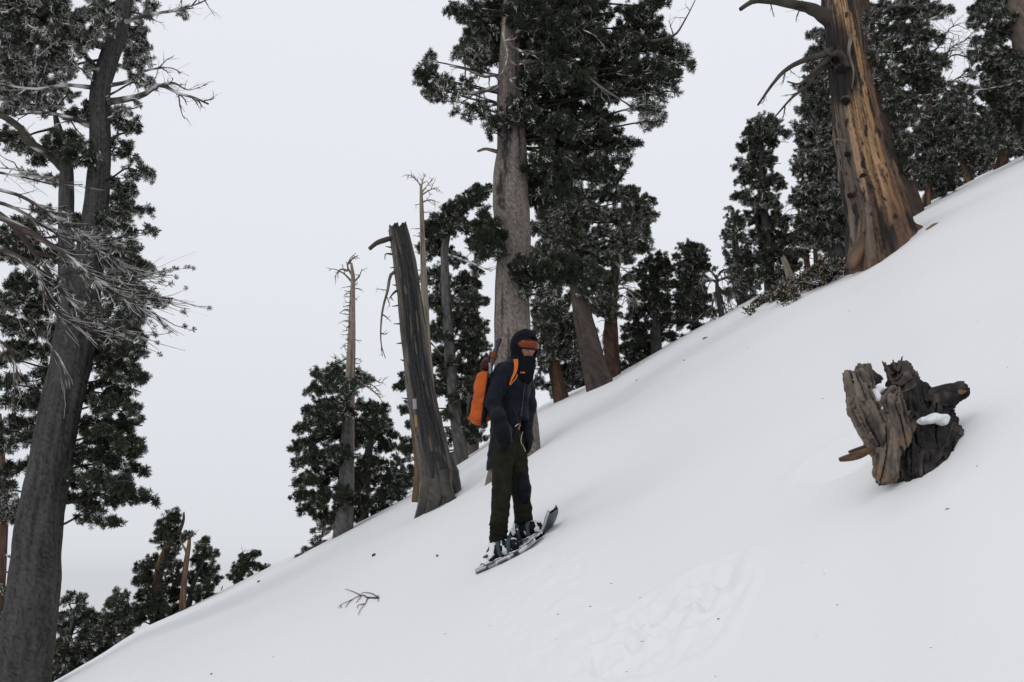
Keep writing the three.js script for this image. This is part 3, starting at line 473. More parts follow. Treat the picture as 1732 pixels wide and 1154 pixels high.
{ const t = new Tree('pine_tree', 'slim tan-trunked pine between the broken snag and the snowboarder', 'pine tree', 27), r = R(28);
  t.trunk([[797, 790, 26], [798, 700, 25], [800, 600, 20], [802, 500, 14], [805, 430, 6]], { rows: 50, seg: 14, col: barkTan });
  t.crown(.35, 1, (s) => [34 * (1 - s) + 10, 26 * (1 - s) + 8], 22, r, { rime: .4, dens: .9, ts: 1.15, dead: .12 });
  t.limb([[804, 600], [820, 590], [834, 596], [838, 610]], 5, { r, twigs: 4, tl: .3, rime: .5 });
  for (const p of [[806, 740, 16, 10, 10], [780, 690, 18, 12], [812, 560, 16, 14]]) t.pad(p, r, { rime: .4, dens: .9, ts: 1.1 });
  t.done(); }
{ // central big pine behind the snowboarder
  const t = new Tree('pine_tree', 'tallest thick-trunked pine standing directly behind the snowboarder, crown cut by the top edge', 'pine tree', 1), r = R(29);
  t.w = 13.2; t.m = mpp(t.w); const seam = [[851, 350], [847, 318], [858, 284], [855, 250], [861, 222]].map(([x, y]) => t.P(x, y, -.2));
  t.trunk([[872, 790, 84], [876, 740, 72], [872, 680, 64], [868, 620, 62], [866, 540, 60], [866, 480, 56], [868, 440, 54], [868, 400, 58], [865, 350, 60], [864, 300, 58], [866, 250, 50], [864, 210, 46], [862, 160, 42], [862, 100, 36], [864, 40, 30], [868, -40, 24], [872, -150, 10]], { rows: 460, seg: 80, rough: .045, flare: .18, col: (a, p, d, q, sd) => { let k = 9; for (let i = 0; i < seam.length - 1; i++) k = Math.min(k, cap(p, seam[i], seam[i + 1], 0, 0)); return mixc(barkTan(a, p, d, q, sd), [.022, .021, .021], .9 * sst(.1, .03, k + .05 * noise(p.x * 20, p.y * 8, p.z * 20))); } });
  t.limb([[845, 258], [832, 254, -.1], [820, 252, -.15], [808, 256, -.2]], 9, { r, twigs: 0, col: deadPale, end: .5, name: 'branch_stub' });
  const dead = (px, w, o = {}) => t.limb(px, w, { r, twigs: 6, tl: .3, rime: .35, gen: 1, ...o });
  dead([[852, 145], [830, 150, -.2], [800, 158, -.3], [775, 155, -.4], [745, 138, -.4]], 12, { twigs: 9 });
  dead([[852, 150], [838, 128, -.2], [820, 130, -.3], [790, 118, -.3], [760, 112, -.3]], 8, { twigs: 7 });
  dead([[848, 175], [828, 180, -.1], [812, 190, -.1], [790, 172, -.2]], 7);
  dead([[858, 28, -.25], [852, 60, -.35], [858, 95, -.35], [852, 120, -.3]], 10, { col: deadPale, twigs: 4 });
  dead([[862, 78, -.3], [885, 88, -.4], [905, 95, -.4], [920, 110, -.5]], 7, { twigs: 5 });
  dead([[856, 95, -.3], [872, 110, -.4], [886, 108, -.5], [888, 125, -.5]], 7, { twigs: 4 });
  dead([[852, 120, -.3], [868, 145, -.4], [862, 175, -.4], [866, 190, -.4]], 6);
  dead([[880, 30], [930, 36, -.3], [985, 50, -.5], [1010, 62, -.6]], 8, { twigs: 8 });
  dead([[880, 105], [940, 108, -.3], [985, 125, -.4], [1020, 150, -.5], [1060, 175, -.5], [1100, 198, -.5]], 10, { twigs: 10 });
  dead([[1100, 70, -.4], [1140, 60, -.4], [1158, 35, -.4], [1180, -8, -.4]], 6, { twigs: 3, col: deadDark, rime: 0 });
  for (const p of [[780, 12, 22, 14, 0, 0], [800, 30, 22, 16, 0, .2], [812, 65, 28, 20, 0, .3], [800, 90, 24, 22, 0, -.2], [822, 105, 26, 20, 0, .4], [840, 20, 28, 22, 0, .6], [805, 60, 14, 40, 0, .5], [835, 70, 20, 30, 0, .7], [726, 130, 18, 13, 0, -.4], [735, 155, 18, 13, 0, -.2], [760, 150, 20, 9, 0, -.4], [768, 172, 14, 7, 0, -.3], [805, 190, 18, 10, 0, -.2], [780, 142, 14, 9], [722, 105, 10, 14, 0, -.3],
    [890, 20, 30, 26, 0, -.5], [930, 15, 40, 24, 0, .3], [985, 10, 36, 22, 0, -.3], [1010, 25, 26, 16, 0, .4], [930, 50, 46, 24, 0, -.4], [900, 60, 34, 30, 0, .7], [975, 55, 36, 22, 0, .3], [1010, 70, 26, 18, 0, -.2], [920, 85, 46, 24, 0, .4], [970, 95, 46, 22, 0, -.3], [900, 115, 36, 24, 0, .6], [1010, 105, 34, 20, 0, .3], [940, 130, 50, 22, 0, -.4], [990, 140, 40, 20, 0, .3], [910, 155, 36, 20, 0, .5], [950, 160, 46, 18, 0, .2],
    [1075, 20, 24, 14, 10, -.2], [1100, 10, 30, 12, 10, .3], [1095, 45, 26, 14, 0, .2], [1060, 50, 22, 16, 0, .4], [1065, 80, 36, 18, 0, -.2], [1110, 75, 34, 14, 0, .2], [1145, 90, 28, 11, 10, 0], [1155, 110, 20, 8, 10, -.2], [1060, 115, 40, 18, 0, .3], [1100, 120, 40, 15, 5, -.3], [1130, 130, 26, 12, 0, .1], [1080, 150, 40, 12, 5, .2], [1130, 155, 20, 9, 5, -.2], [1040, 145, 34, 16, 0, .3], [1100, 185, 26, 9, 15, -.5], [1113, 205, 16, 10, 0, -.5], [1020, 160, 30, 10, 5, -.3],
    [890, 190, 28, 14, 0, -.5], [870, 180, 20, 10, 0, -.5], [845, 205, 14, 12, 0, -.35], [832, 225, 11, 12, 0, -.3], [868, 200, 20, 10, 0, -.5], [900, 215, 26, 18, 0, .2], [930, 190, 34, 18, 0, .3],
    [925, 240, 36, 22, 0, .3], [980, 185, 40, 17, 0, .4], [1010, 205, 40, 16, 0, .2], [960, 215, 40, 20, 0, -.3], [1030, 235, 36, 14, -8, .3], [985, 255, 46, 18, 0, .4], [1055, 250, 26, 10, -20, .2], [930, 275, 40, 20, 0, -.3], [975, 290, 40, 17, 0, .3], [1030, 275, 34, 12, -10, .1], [915, 310, 30, 20, 0, .3], [915, 345, 24, 18, 0, .4], [950, 320, 30, 16, 0, -.2],
    [815, 395, 28, 20, 10, -.45], [805, 420, 18, 16, 0, -.4], [832, 410, 22, 24, 0, -.5], [820, 375, 18, 14, 0, -.4],
    [905, 455, 36, 18, 0, -.5], [945, 455, 36, 20, 0, -.4], [910, 475, 30, 14, 0, -.4], [960, 475, 36, 14, 0, -.3], [990, 460, 30, 16, 0, -.3], [925, 500, 34, 10, 5, -.3]])
    t.pad(p, r, { rime: (p[0] < 815 && p[1] < 200 ? .45 : p[1] > 170 && p[1] < 215 && p[0] > 1080 ? .6 : p[0] > 1040 && p[1] > 60 ? .3 : p[1] > 490 ? .7 : p[1] > 440 && p[1] < 480 ? .1 : .13), dens: 1.25, tone: .9, limbRime: p[0] < 800 ? .4 : 0, minD: .3 });
  t.done(); }
{ const t = new Tree('pine_tree', 'broad pine right of the tallest pine, with a leaning grey-brown trunk', 'pine tree', 22), r = R(30);
  t.trunk([[1018, 665, 50], [1008, 630, 43], [996, 580, 37], [985, 530, 31], [976, 470, 26], [970, 400, 20], [968, 330, 13], [972, 250, 6], [975, 200, 3]], { rows: 80, seg: 24, col: (a, p, d, q, s) => mulc(mixc(barkGrey(a, p, d, q, s), barkRed(a, p, d, q, s), .5), .75) });
  for (const p of [[1010, 330, 34, 16, -8, .2], [1050, 325, 30, 13, -10, .2], [1080, 340, 26, 12, 0, 0], [940, 360, 36, 20, 0, .4], [985, 360, 44, 18, 0, -.4], [1040, 365, 42, 16, 0, .2], [1085, 370, 22, 14, 0, .1], [920, 390, 30, 18, 0, .4], [960, 400, 44, 18, 0, -.4], [1020, 400, 44, 17, 0, .3], [1070, 400, 34, 14, 0, -.2], [930, 425, 36, 18, 0, .3], [990, 430, 44, 18, 0, .3], [1040, 435, 34, 15, 0, -.3], [1075, 420, 24, 10, 10, .2], [1000, 470, 40, 18, 0, -.3], [1030, 475, 30, 14, 0, .3], [960, 510, 34, 16, 0, .3], [1010, 500, 36, 14, 0, -.3], [930, 530, 30, 16, 0, .5], [1000, 295, 40, 15, 0, .3], [1040, 300, 26, 12, -15, .3], [935, 290, 40, 22, 0, .6]])
    t.pad(p, r, { rime: p[1] > 350 && p[1] < 430 ? .5 : .3, dens: 1.0, ts: 1.1 });
  t.crown(.42, .95, (s) => 44 - 10 * s, 26, r, { rime: .35, ts: 1.1 });
  for (const L of [[[980, 420], [1010, 425, -.2], [1040, 445, -.3], [1075, 470, -.3]], [[985, 440], [1020, 455, .2], [1050, 480, .2], [1070, 500, .2]]]) t.limb(L, 7, { r, twigs: 10, tl: .4, rime: .5, gen: 1 });
  t.done(); }
{ const t = new Tree('pine_tree', 'red-barked trunk just right of the broad leaning pine', 'pine tree', 24), r = R(31);
  t.trunk([[1038, 645, 26], [1035, 600, 26], [1033, 560, 24], [1034, 520, 20], [1040, 470, 14], [1052, 400, 10], [1060, 330, 4]], { rows: 50, seg: 16, col: barkRed });
  for (const L of [[[1034, 540], [1022, 560], [1020, 600]], [[1036, 530], [1026, 545], [1030, 575]], [[1036, 520], [1050, 500], [1075, 515]], [[1040, 490], [1060, 488], [1085, 520]]]) t.limb(L, 5, { r, twigs: 9, tl: .4, rime: .5, gen: 1 });
  for (const p of [[1062, 335, 28, 12], [1075, 360, 26, 14], [1062, 395, 30, 13], [1080, 385, 22, 10], [1050, 425, 30, 13], [1030, 530, 24, 12], [1015, 520, 24, 12]]) t.pad(p, r, { rime: .4, dens: .9, ts: 1.1 });
  t.done(); }
{ const t = new Tree('pine_tree', 'frosty pine with a leaning orange trunk right behind the snowboarder head', 'pine tree', 25), r = R(32);
  t.trunk([[950, 680, 26], [943, 645, 23], [935, 610, 20], [926, 570, 15], [920, 520, 8], [918, 480, 3]], { rows: 60, seg: 24, rough: .1, col: (a, p, d, q, s) => mulc(mixc(barkOrange(a, p, d, q, s), barkRed(a, p, d, q, s), .5), .85) });
  for (const p of [[928, 575, 20, 12, 0, -.6], [936, 598, 18, 9, 0, -.6], [920, 545, 22, 14, 0, -.5], [925, 520, 28, 14], [940, 545, 30, 15, 0, .3], [915, 560, 22, 16], [955, 570, 28, 15, 0, .4], [925, 590, 26, 15, 0, .3], [965, 600, 24, 14, 0, .3], [912, 620, 16, 14], [955, 630, 20, 12, 0, .5], [915, 650, 18, 12], [975, 625, 18, 12, 0, .5], [985, 560, 24, 14, 0, .5], [965, 540, 24, 12, 0, .5]]) t.pad(p, r, { rime: .6, dens: .9, ts: 1.15 });
  t.done(); }
{ const t = new Tree('pine_tree', 'dark pine behind the left side of the broad leaning trunk, gaps of sky in it', 'pine tree', 31), r = R(33);
  t.trunk([[985, 680, 18], [978, 600, 14], [972, 520, 8]], { rows: 20, seg: 10, col: barkDark });
  for (const p of [[990, 640, 20, 14], [970, 655, 20, 10], [985, 610, 18, 14], [960, 600, 16, 14], [960, 640, 14, 12], [1000, 590, 12, 14], [945, 665, 16, 8]]) t.pad(p, r, { rime: .35, dens: .9, ts: 1.2 });
  t.done(); }
{ const t = new Tree('young_fir', 'small tiered fir on the crest right of the red-barked trunk', 'fir tree', 26), r = R(34);
  t.trunk([[1072, 625, 12], [1073, 570, 9], [1075, 510, 3]], { rows: 30, seg: 10, col: barkDark });
  t.crown(.05, 1, (s) => 38 * (1 - s) + 8, 34, r, { rime: .25, el: -.05, droop: -.04, spread: .3, thick: .4, dens: 1.1, ts: 1.05 });
  t.done(); }
{ const t = new Tree('pine_tree', 'dark open pine with a black trunk, middle of the crest', 'pine tree', 25), r = R(35);
  t.trunk([[1110, 605, 20], [1110, 550, 15], [1110, 500, 9], [1118, 450, 4], [1120, 430, 2]], { rows: 40, seg: 14, col: barkDark });
  t.crown(.35, 1, (s) => 26 - 12 * s, 20, r, { rime: .15, ts: 1.05 });
  for (const p of [[1100, 445, 18, 12], [1120, 455, 24, 13, 0, .3], [1085, 465, 20, 14], [1105, 480, 26, 13, 0, -.3], [1135, 480, 22, 12, 0, .2], [1085, 500, 22, 12], [1130, 510, 26, 13, 0, .3], [1095, 525, 24, 12, 0, .3], [1140, 540, 22, 12], [1100, 555, 26, 13, 0, .3], [1130, 570, 22, 10, 0, .2], [1090, 580, 18, 10], [1155, 520, 18, 10, 0, .4]]) t.pad(p, r, { rime: .15, dens: .95, ts: 1.05 });
  t.done(); }
{ const t = new Tree('pine_tree', 'round-topped pine right of the dark open pine on the crest', 'pine tree', 27), r = R(36);
  t.trunk([[1178, 570, 14], [1175, 520, 10], [1172, 470, 6], [1172, 415, 2]], { rows: 40, seg: 12, col: barkRed });
  t.crown(.25, 1, (s) => 26 - 10 * s, 20, r, { rime: .25, ts: 1.05 });
  for (const p of [[1170, 420, 22, 10], [1160, 435, 18, 12], [1185, 432, 20, 11], [1172, 452, 28, 12, 0, .3], [1150, 460, 14, 12], [1195, 455, 14, 8], [1168, 480, 32, 13, 0, .3], [1190, 500, 26, 12, 0, -.3], [1155, 500, 20, 12], [1175, 525, 32, 12, 0, .3], [1160, 548, 26, 10], [1195, 530, 18, 8]]) t.pad(p, r, { rime: .25, dens: .95, ts: 1.1 });
  t.done(); }
{ const t = new Tree('dead_tree', 'low gnarled bare tree with drooping twigs, left of the slim frosted pines', 'dead tree', 24), r = R(37);
  t.trunk([[1225, 560, 12], [1220, 530, 10], [1214, 495, 8], [1212, 465, 4]], { rows: 30, seg: 14, col: barkDark });
  for (const L of [[[1212, 470], [1200, 458], [1185, 462]], [[1212, 468], [1226, 456], [1240, 462]], [[1213, 475], [1232, 470], [1250, 478]], [[1213, 478], [1196, 470], [1180, 478]], [[1214, 490], [1206, 510], [1204, 540]], [[1216, 490], [1224, 515], [1234, 540]], [[1214, 485], [1228, 500], [1240, 525]]]) t.limb(L, 6, { r, twigs: 10, tl: .4, gen: 1, rime: .3, col: deadDark, grav: .3 });
  t.done(); }
{ const t = new Tree('pine_tree', 'narrow frosted pine, shorter of the two slim pines left of the bushes', 'pine tree', 26), r = R(38);
  t.trunk([[1256, 530, 18], [1252, 480, 14], [1246, 420, 9], [1240, 352, 3]], { rows: 40, seg: 12, col: barkGrey });
  t.crown(.12, 1, (s) => 30 * (1 - s) ** .7 + 7, 34, r, { rime: .6, droop: .08, spread: .4, dens: 1.05, ts: 1.05 });
  t.done(); }
{ const t = new Tree('pine_tree', 'taller slim pine with a flat windswept top, left of the bushes', 'pine tree', 23), r = R(39);
  t.trunk([[1305, 500, 22], [1300, 450, 18], [1296, 390, 13], [1290, 320, 9], [1286, 250, 6], [1288, 205, 3]], { rows: 60, seg: 16, col: barkDark });
  t.crown(.3, 1, (s) => 30 - 12 * s, 26, r, { rime: .3, ts: 1.0 });
  for (const p of [[1295, 205, 22, 10, 5], [1310, 222, 24, 10, 10], [1280, 225, 22, 12], [1300, 240, 32, 10, 5, .3], [1270, 250, 20, 12], [1262, 280, 22, 14, 0, .2], [1300, 275, 22, 12, 0, .3], [1275, 305, 28, 13], [1305, 310, 22, 14, 0, .3], [1262, 335, 22, 10], [1290, 340, 34, 14, 0, -.3], [1285, 370, 34, 16, 0, .3], [1315, 375, 24, 14], [1300, 405, 40, 16, 0, .3], [1330, 400, 22, 14, 0, .1], [1280, 435, 30, 16, 0, .3], [1320, 430, 34, 16, 0, -.3], [1300, 465, 36, 14], [1335, 450, 20, 10]]) t.pad(p, r, { rime: p[1] < 350 ? .45 : .18, dens: 1.05, ts: 1.05 });
  t.limb([[1310, 350], [1313, 362], [1316, 380]], 9, { r, twigs: 0, col: deadPale, name: 'wood_scar' });
  t.done(); }
{ const t = new Tree('dead_tree', 'slender pinkish dead stem with fine side twigs, beside the tall dark conifer', 'dead tree', 22), r = R(40);
  t.trunk([[1368, 470, 12], [1362, 420, 9], [1354, 370, 6], [1346, 335, 2]], { rows: 30, seg: 8, col: barkRed });
  for (let i = 0; i < 22; i++) { const y = 340 + i * 5.6, s = i % 2 ? 1 : -1, x = 1347 + (y - 340) * .17; t.limb([[x, y], [x + s * 14, y + 2 + 6 * r(), (r() - .5) * .3], [x + s * (22 + 10 * r()), y + 8 + 6 * r(), (r() - .5) * .4]], 2.2, { r, twigs: 2, tl: .15, gen: 0, name: 'side_twig' }); }
  t.pad([1362, 432, 10, 12], r, { rime: .1, dens: .8 });
  t.done();
  const q = new Tree('dead_tree', 'second slender dead stem nearer the big weathered trunk', 'dead tree', 25);
  q.trunk([[1380, 440, 8], [1378, 410, 6], [1374, 350, 4], [1372, 320, 2]], { rows: 20, seg: 8, col: barkRed });
  for (let i = 0; i < 14; i++) { const y = 335 + i * 7, s = i % 2 ? 1 : -1; q.limb([[1374, y], [1374 + s * 14, y + 4, (r() - .5) * .3], [1374 + s * 20, y + 12, (r() - .5) * .3]], 2, { r, twigs: 2, tl: .15, gen: 0, name: 'side_twig' }); }
  q.done(); }
{ const t = new Tree('pine_tree', 'tall dense frosted conifer hard against the left of the weathered trunk', 'pine tree', 20), r = R(41);
  t.trunk([[1420, 450, 34], [1412, 380, 28], [1402, 300, 22], [1394, 220, 16], [1388, 140, 10], [1386, 90, 4]], { rows: 60, seg: 16, col: barkDark });
  t.crown(.14, 1, (s) => [58 * (1 - s) ** .45 + 10, 44 * (1 - s) ** .45 + 12], 78, r, { rime: .55, droop: .12, spread: .38, dens: 1.25, ts: 1.0 });
  for (const p of [[1370, 180, 22, 20], [1375, 240, 26, 22], [1366, 290, 22, 22], [1372, 340, 28, 20], [1385, 380, 34, 20], [1395, 410, 34, 14], [1355, 330, 14, 18]]) t.pad(p, r, { rime: .35, dens: 1 });
  t.done(); }
{ // the weathered old tree
  const t = new Tree('weathered_tree', 'huge weathered old trunk with orange bare-wood streaks and flared base, right of centre', 'dead tree', 1), r = R(42);
  t.w = 14; t.m = mpp(t.w);
  const AX = [[1497, 425], [1484, 360], [1468, 300], [1452, 230], [1442, 170], [1432, 110], [1424, 50], [1418, 0]].map(([x, y]) => [y, x]).reverse();
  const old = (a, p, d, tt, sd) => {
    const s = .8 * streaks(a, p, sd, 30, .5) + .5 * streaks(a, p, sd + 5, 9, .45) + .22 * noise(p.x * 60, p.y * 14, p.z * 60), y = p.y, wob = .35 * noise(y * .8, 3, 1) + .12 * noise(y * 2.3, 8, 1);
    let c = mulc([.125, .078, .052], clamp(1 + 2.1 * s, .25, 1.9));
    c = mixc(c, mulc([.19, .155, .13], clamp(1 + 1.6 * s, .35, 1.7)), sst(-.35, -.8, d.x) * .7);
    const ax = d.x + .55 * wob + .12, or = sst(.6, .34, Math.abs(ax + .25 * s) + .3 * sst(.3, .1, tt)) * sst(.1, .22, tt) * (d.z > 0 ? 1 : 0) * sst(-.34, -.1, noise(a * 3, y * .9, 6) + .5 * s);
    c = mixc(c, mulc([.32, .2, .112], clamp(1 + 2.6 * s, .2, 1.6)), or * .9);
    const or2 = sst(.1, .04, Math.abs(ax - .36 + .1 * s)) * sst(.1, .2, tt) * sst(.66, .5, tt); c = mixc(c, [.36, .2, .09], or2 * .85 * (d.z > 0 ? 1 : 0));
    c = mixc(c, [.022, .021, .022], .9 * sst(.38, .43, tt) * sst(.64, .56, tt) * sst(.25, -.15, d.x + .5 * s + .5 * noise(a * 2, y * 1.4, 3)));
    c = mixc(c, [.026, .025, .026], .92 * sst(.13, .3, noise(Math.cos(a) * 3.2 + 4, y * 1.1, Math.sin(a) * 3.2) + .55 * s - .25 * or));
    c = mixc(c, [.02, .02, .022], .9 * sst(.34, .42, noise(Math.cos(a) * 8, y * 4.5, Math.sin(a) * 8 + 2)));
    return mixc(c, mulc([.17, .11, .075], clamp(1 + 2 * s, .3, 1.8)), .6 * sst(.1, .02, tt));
  };
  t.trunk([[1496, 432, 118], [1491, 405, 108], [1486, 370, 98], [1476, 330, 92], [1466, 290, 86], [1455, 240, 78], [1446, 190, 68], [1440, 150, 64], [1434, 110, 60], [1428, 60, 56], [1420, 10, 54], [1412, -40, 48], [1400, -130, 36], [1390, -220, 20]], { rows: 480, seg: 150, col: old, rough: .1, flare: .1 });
  for (const L of [[[1530, 385, -.2], [1546, 392, -.25], [1558, 398, -.25], [1566, 404, -.2]], [[1505, 370, -.15], [1515, 400, -.4], [1524, 428, -.52]], [[1478, 365, -.1], [1458, 415, -.28], [1440, 452, -.35]]]) t.limb(L, 40, { r, twigs: 0, name: 'root', end: .5, col: (a, p, d) => old(a, p, d, .05, 2) });
  t.limb([[1408, 40], [1380, 18, -.2], [1345, 8, -.4], [1310, 2, -.5], [1275, 2, -.6], [1252, 16, -.6]], 30, { r, twigs: 5, tl: .3, col: deadDark, end: .25 });
  t.limb([[1415, 82], [1385, 95, -.3], [1352, 105, -.4], [1325, 122, -.5], [1305, 145, -.6], [1282, 178, -.6]], 17, { r, twigs: 4, tl: .35, col: deadDark, end: .2, grav: .2 });
  t.limb([[1415, 95], [1392, 108, -.3], [1372, 125, -.4], [1352, 142, -.4], [1332, 138, -.5]], 13, { r, twigs: 4, tl: .25, col: deadDark, end: .2 });
  t.limb([[1420, 105], [1388, 118, -.2], [1365, 145, -.3], [1340, 165, -.4], [1322, 185, -.4], [1305, 205, -.4]], 13, { r, twigs: 4, tl: .3, col: deadDark, end: .15, grav: .2 });
  t.limb([[1436, 110, -.3], [1418, 90, -.5], [1404, 92, -.6], [1392, 76, -.6]], 18, { r, twigs: 8, tl: .2, col: deadDark });
  t.limb([[1440, 60, -.35], [1436, 90, -.45], [1444, 120, -.4], [1441, 150, -.35]], 9, { r, twigs: 0, col: deadCol, name: 'wood_strand' });
  t.limb([[1430, 240, -.35], [1412, 236, -.5], [1402, 242, -.5]], 7, { r, twigs: 1, tl: .06, name: 'branch_stub' });
  for (const [x, y, w] of [[1432, 170, 20], [1462, 300, 20], [1424, 118, 24], [1440, 330, 14], [1445, 128, 18], [1435, 260, 14], [1418, 96, 26], [1478, 196, 12]]) { const mb = new MB(); sweep(mb, curve([t.P(x, y, -.15), t.P(x - 1, y - 1, -.33 + .12 * sst(330, 60, y)), t.P(x - 2, y + 1, -.385 + .12 * sst(330, 60, y))], 5), 12, (q, a) => w / 2 * t.m * (1.1 - .35 * q) * (1 + .25 * noise(Math.cos(a) * 3 + x, Math.sin(a) * 3, y)), (q, a, p) => q > .9 ? [.02, .018, .018] : mulc([.1, .075, .06], 1 + noise(p.x * 25, p.y * 25, p.z * 25))); t.parts.push({ name: 'knot', mb }); }
  for (const p of [[1385, 60, 16, 14, 0, .3], [1380, 95, 14, 12, 0, .4]]) t.pad(p, r, { rime: .7, dens: .9 });
  t.done(); }
{ const t = new Tree('pine_tree', 'pine with a leaning red-brown trunk directly behind the weathered tree, on its right', 'pine tree', 18), r = R(43);
  t.trunk([[1538, 370, 52], [1528, 330, 48], [1512, 280, 44], [1498, 220, 40], [1484, 170, 34], [1472, 100, 26], [1464, 30, 22], [1455, -50, 12], [1450, -100, 5]], { rows: 80, seg: 26, col: (a, p, d, q, s) => mulc(mixc(barkTan(a, p, d, q, s), barkRed(a, p, d, q, s), .7), .52) });
  for (const L of [[[1500, 160], [1535, 165, -.2], [1560, 160, -.3]], [[1505, 190], [1540, 190, -.2], [1570, 188, -.2]], [[1480, 80], [1520, 60, -.2], [1560, 40, -.3], [1600, 20, -.3]], [[1470, 35], [1500, 15, -.1], [1550, 10, -.1]]]) t.limb(L, 11, { r, twigs: 9, tl: .4, col: deadDark, gen: 1, rime: .25 });
  for (const p of [[1500, 20, 34, 16, 0, .2], [1545, 15, 40, 18, 0, .2], [1510, 55, 30, 18, 0, .3], [1585, 20, 26, 12], [1560, 60, 36, 18, 0, -.2], [1535, 90, 38, 20, 0, .3], [1570, 105, 34, 20, 0, -.3], [1520, 125, 34, 18, 0, .4], [1555, 140, 36, 18, 0, .3], [1500, 150, 18, 16, 0, .5], [1575, 140, 22, 14], [1515, 195, 18, 22, 0, .5], [1478, 60, 14, 22, 0, .4], [1540, 180, 26, 12, 0, .4], [1515, 270, 20, 16, 0, .4], [1530, 240, 18, 14, 0, .5], [1488, 90, 18, 20, 0, -.5], [1500, 130, 22, 18, 0, -.5], [1512, 165, 20, 16, 0, -.5], [1528, 205, 18, 18, 0, -.4], [1538, 250, 16, 20, 0, -.4], [1540, 290, 16, 14, 0, -.35], [1520, 240, 10, 20, 0, -.45], [1480, 40, 20, 22, 0, -.4], [1512, 295, 8, 12, 0, -.4]]) t.pad(p, r, { rime: p[1] < 60 ? .6 : .36, dens: 1.05, ts: 1.05 });
  t.done(); }
{ const t = new Tree('pine_tree', 'bushy pine on the crest right of the leaning red-brown trunk, with a bare-twigged side', 'pine tree', 22), r = R(44);
  t.trunk([[1588, 350, 24], [1582, 300, 22], [1576, 230, 16], [1572, 160, 10], [1570, 110, 4]], { rows: 50, seg: 16, col: barkRed });
  t.crown(.15, 1, (s) => [42 * (1 - s) + 14, 46 * (1 - s) + 14], 52, r, { rime: .5, droop: .1, dens: 1.2, ts: 1.05, dead: .06 });
  for (const L of [[[1575, 140], [1595, 110], [1615, 92], [1640, 98]], [[1578, 165], [1600, 145], [1620, 148], [1642, 160]], [[1572, 95], [1590, 75], [1605, 50], [1622, 40]], [[1595, 110], [1610, 80], [1632, 70]], [[1600, 145], [1622, 132], [1640, 130]], [[1610, 150, .2], [1628, 170, .2], [1636, 190, .2]]]) t.limb(L, 6, { r, twigs: 14, tl: .45, gen: 2, rime: .35, col: deadDark });
  t.done(); }
{ const t = new Tree('pine_tree', 'small pine with an orange leaning foot on the crest, left of the far right pine', 'pine tree', 24), r = R(45);
  t.trunk([[1645, 315, 14], [1635, 290, 13], [1626, 260, 11], [1618, 210, 9], [1615, 150, 3]], { rows: 40, seg: 14, col: barkOrange });
  t.crown(.25, 1, (s) => 40 * (1 - s) ** .6 + 12, 46, r, { rime: .5, dens: 1.15, ts: 1.1 });
  t.done(); }
{ const t = new Tree('pine_tree', 'dark pine with its trunk leaning in from the upper right corner', 'pine tree', 19), r = R(46);
  t.trunk([[1762, 270, 50], [1752, 200, 44], [1742, 140, 38], [1730, 70, 32], [1720, 10, 26], [1712, -60, 18], [1708, -130, 6]], { rows: 60, seg: 24, col: (a, p, d, q, s) => mixc(barkTan(a, p, d, q, s), barkRed(a, p, d, q, s), .5) });
  t.limb([[1748, 145], [1722, 138, -.3], [1695, 146, -.4], [1670, 150, -.5], [1648, 152, -.5]], 9, { r, twigs: 8, tl: .4, col: deadDark, rime: .4 });
  for (const p of [[1660, 12, 24, 14], [1685, 25, 30, 16], [1700, 5, 30, 16, 0, .3], [1650, 35, 16, 10], [1690, 55, 30, 16, 0, .3], [1665, 70, 22, 12], [1660, 95, 24, 13], [1690, 95, 30, 17, 0, .3], [1715, 110, 24, 18], [1670, 120, 28, 13, 0, .2], [1660, 150, 26, 12], [1695, 160, 34, 17, 0, .3], [1725, 165, 24, 20], [1675, 185, 30, 14, 0, .3], [1715, 200, 30, 18], [1655, 205, 20, 12], [1690, 220, 34, 14, 0, .3], [1720, 240, 28, 12], [1680, 245, 24, 10]]) t.pad(p, r, { rime: .42, dens: 1.0, ts: 1.05 });
  t.done(); }
{ const t = new Tree('pine_tree', 'shaded pine with a reddish foot at the far right end of the crest', 'pine tree', 25), r = R(47);
  t.trunk([[1692, 285, 20], [1698, 260, 18], [1700, 220, 16], [1700, 150, 12], [1700, 100, 4]], { rows: 30, seg: 16, col: barkRed });
  t.crown(.25, 1, (s) => 46 * (1 - s) ** .5 + 12, 40, r, { rime: .35, dens: 1.1, ts: 1.15 });
  t.done();
  const q = new Tree('pine_tree', 'low broken reddish trunk stub with bushy needles on the crest behind the weathered tree', 'pine tree', 20);
  q.trunk([[1568, 355, 14], [1568, 335, 12], [1572, 312, 6]], { rows: 20, seg: 12, col: barkOrange, jag: .1 });
  for (const p of [[1590, 320, 22, 12], [1600, 300, 20, 14], [1575, 300, 18, 12]]) q.pad(p, r, { rime: .3, dens: 1 });
  q.done();
  const f = new Tree('pine_tree', 'distant small pine filling the gap under the far right crowns', 'pine tree', 34);
  f.trunk([[1660, 300, 12], [1662, 260, 8], [1664, 230, 2]], { rows: 16, seg: 8, col: barkDark });
  f.crown(.1, 1, (s) => 26 * (1 - s) + 10, 22, r, { rime: .5, dens: 1, ts: 1.3 });
  f.done(); }
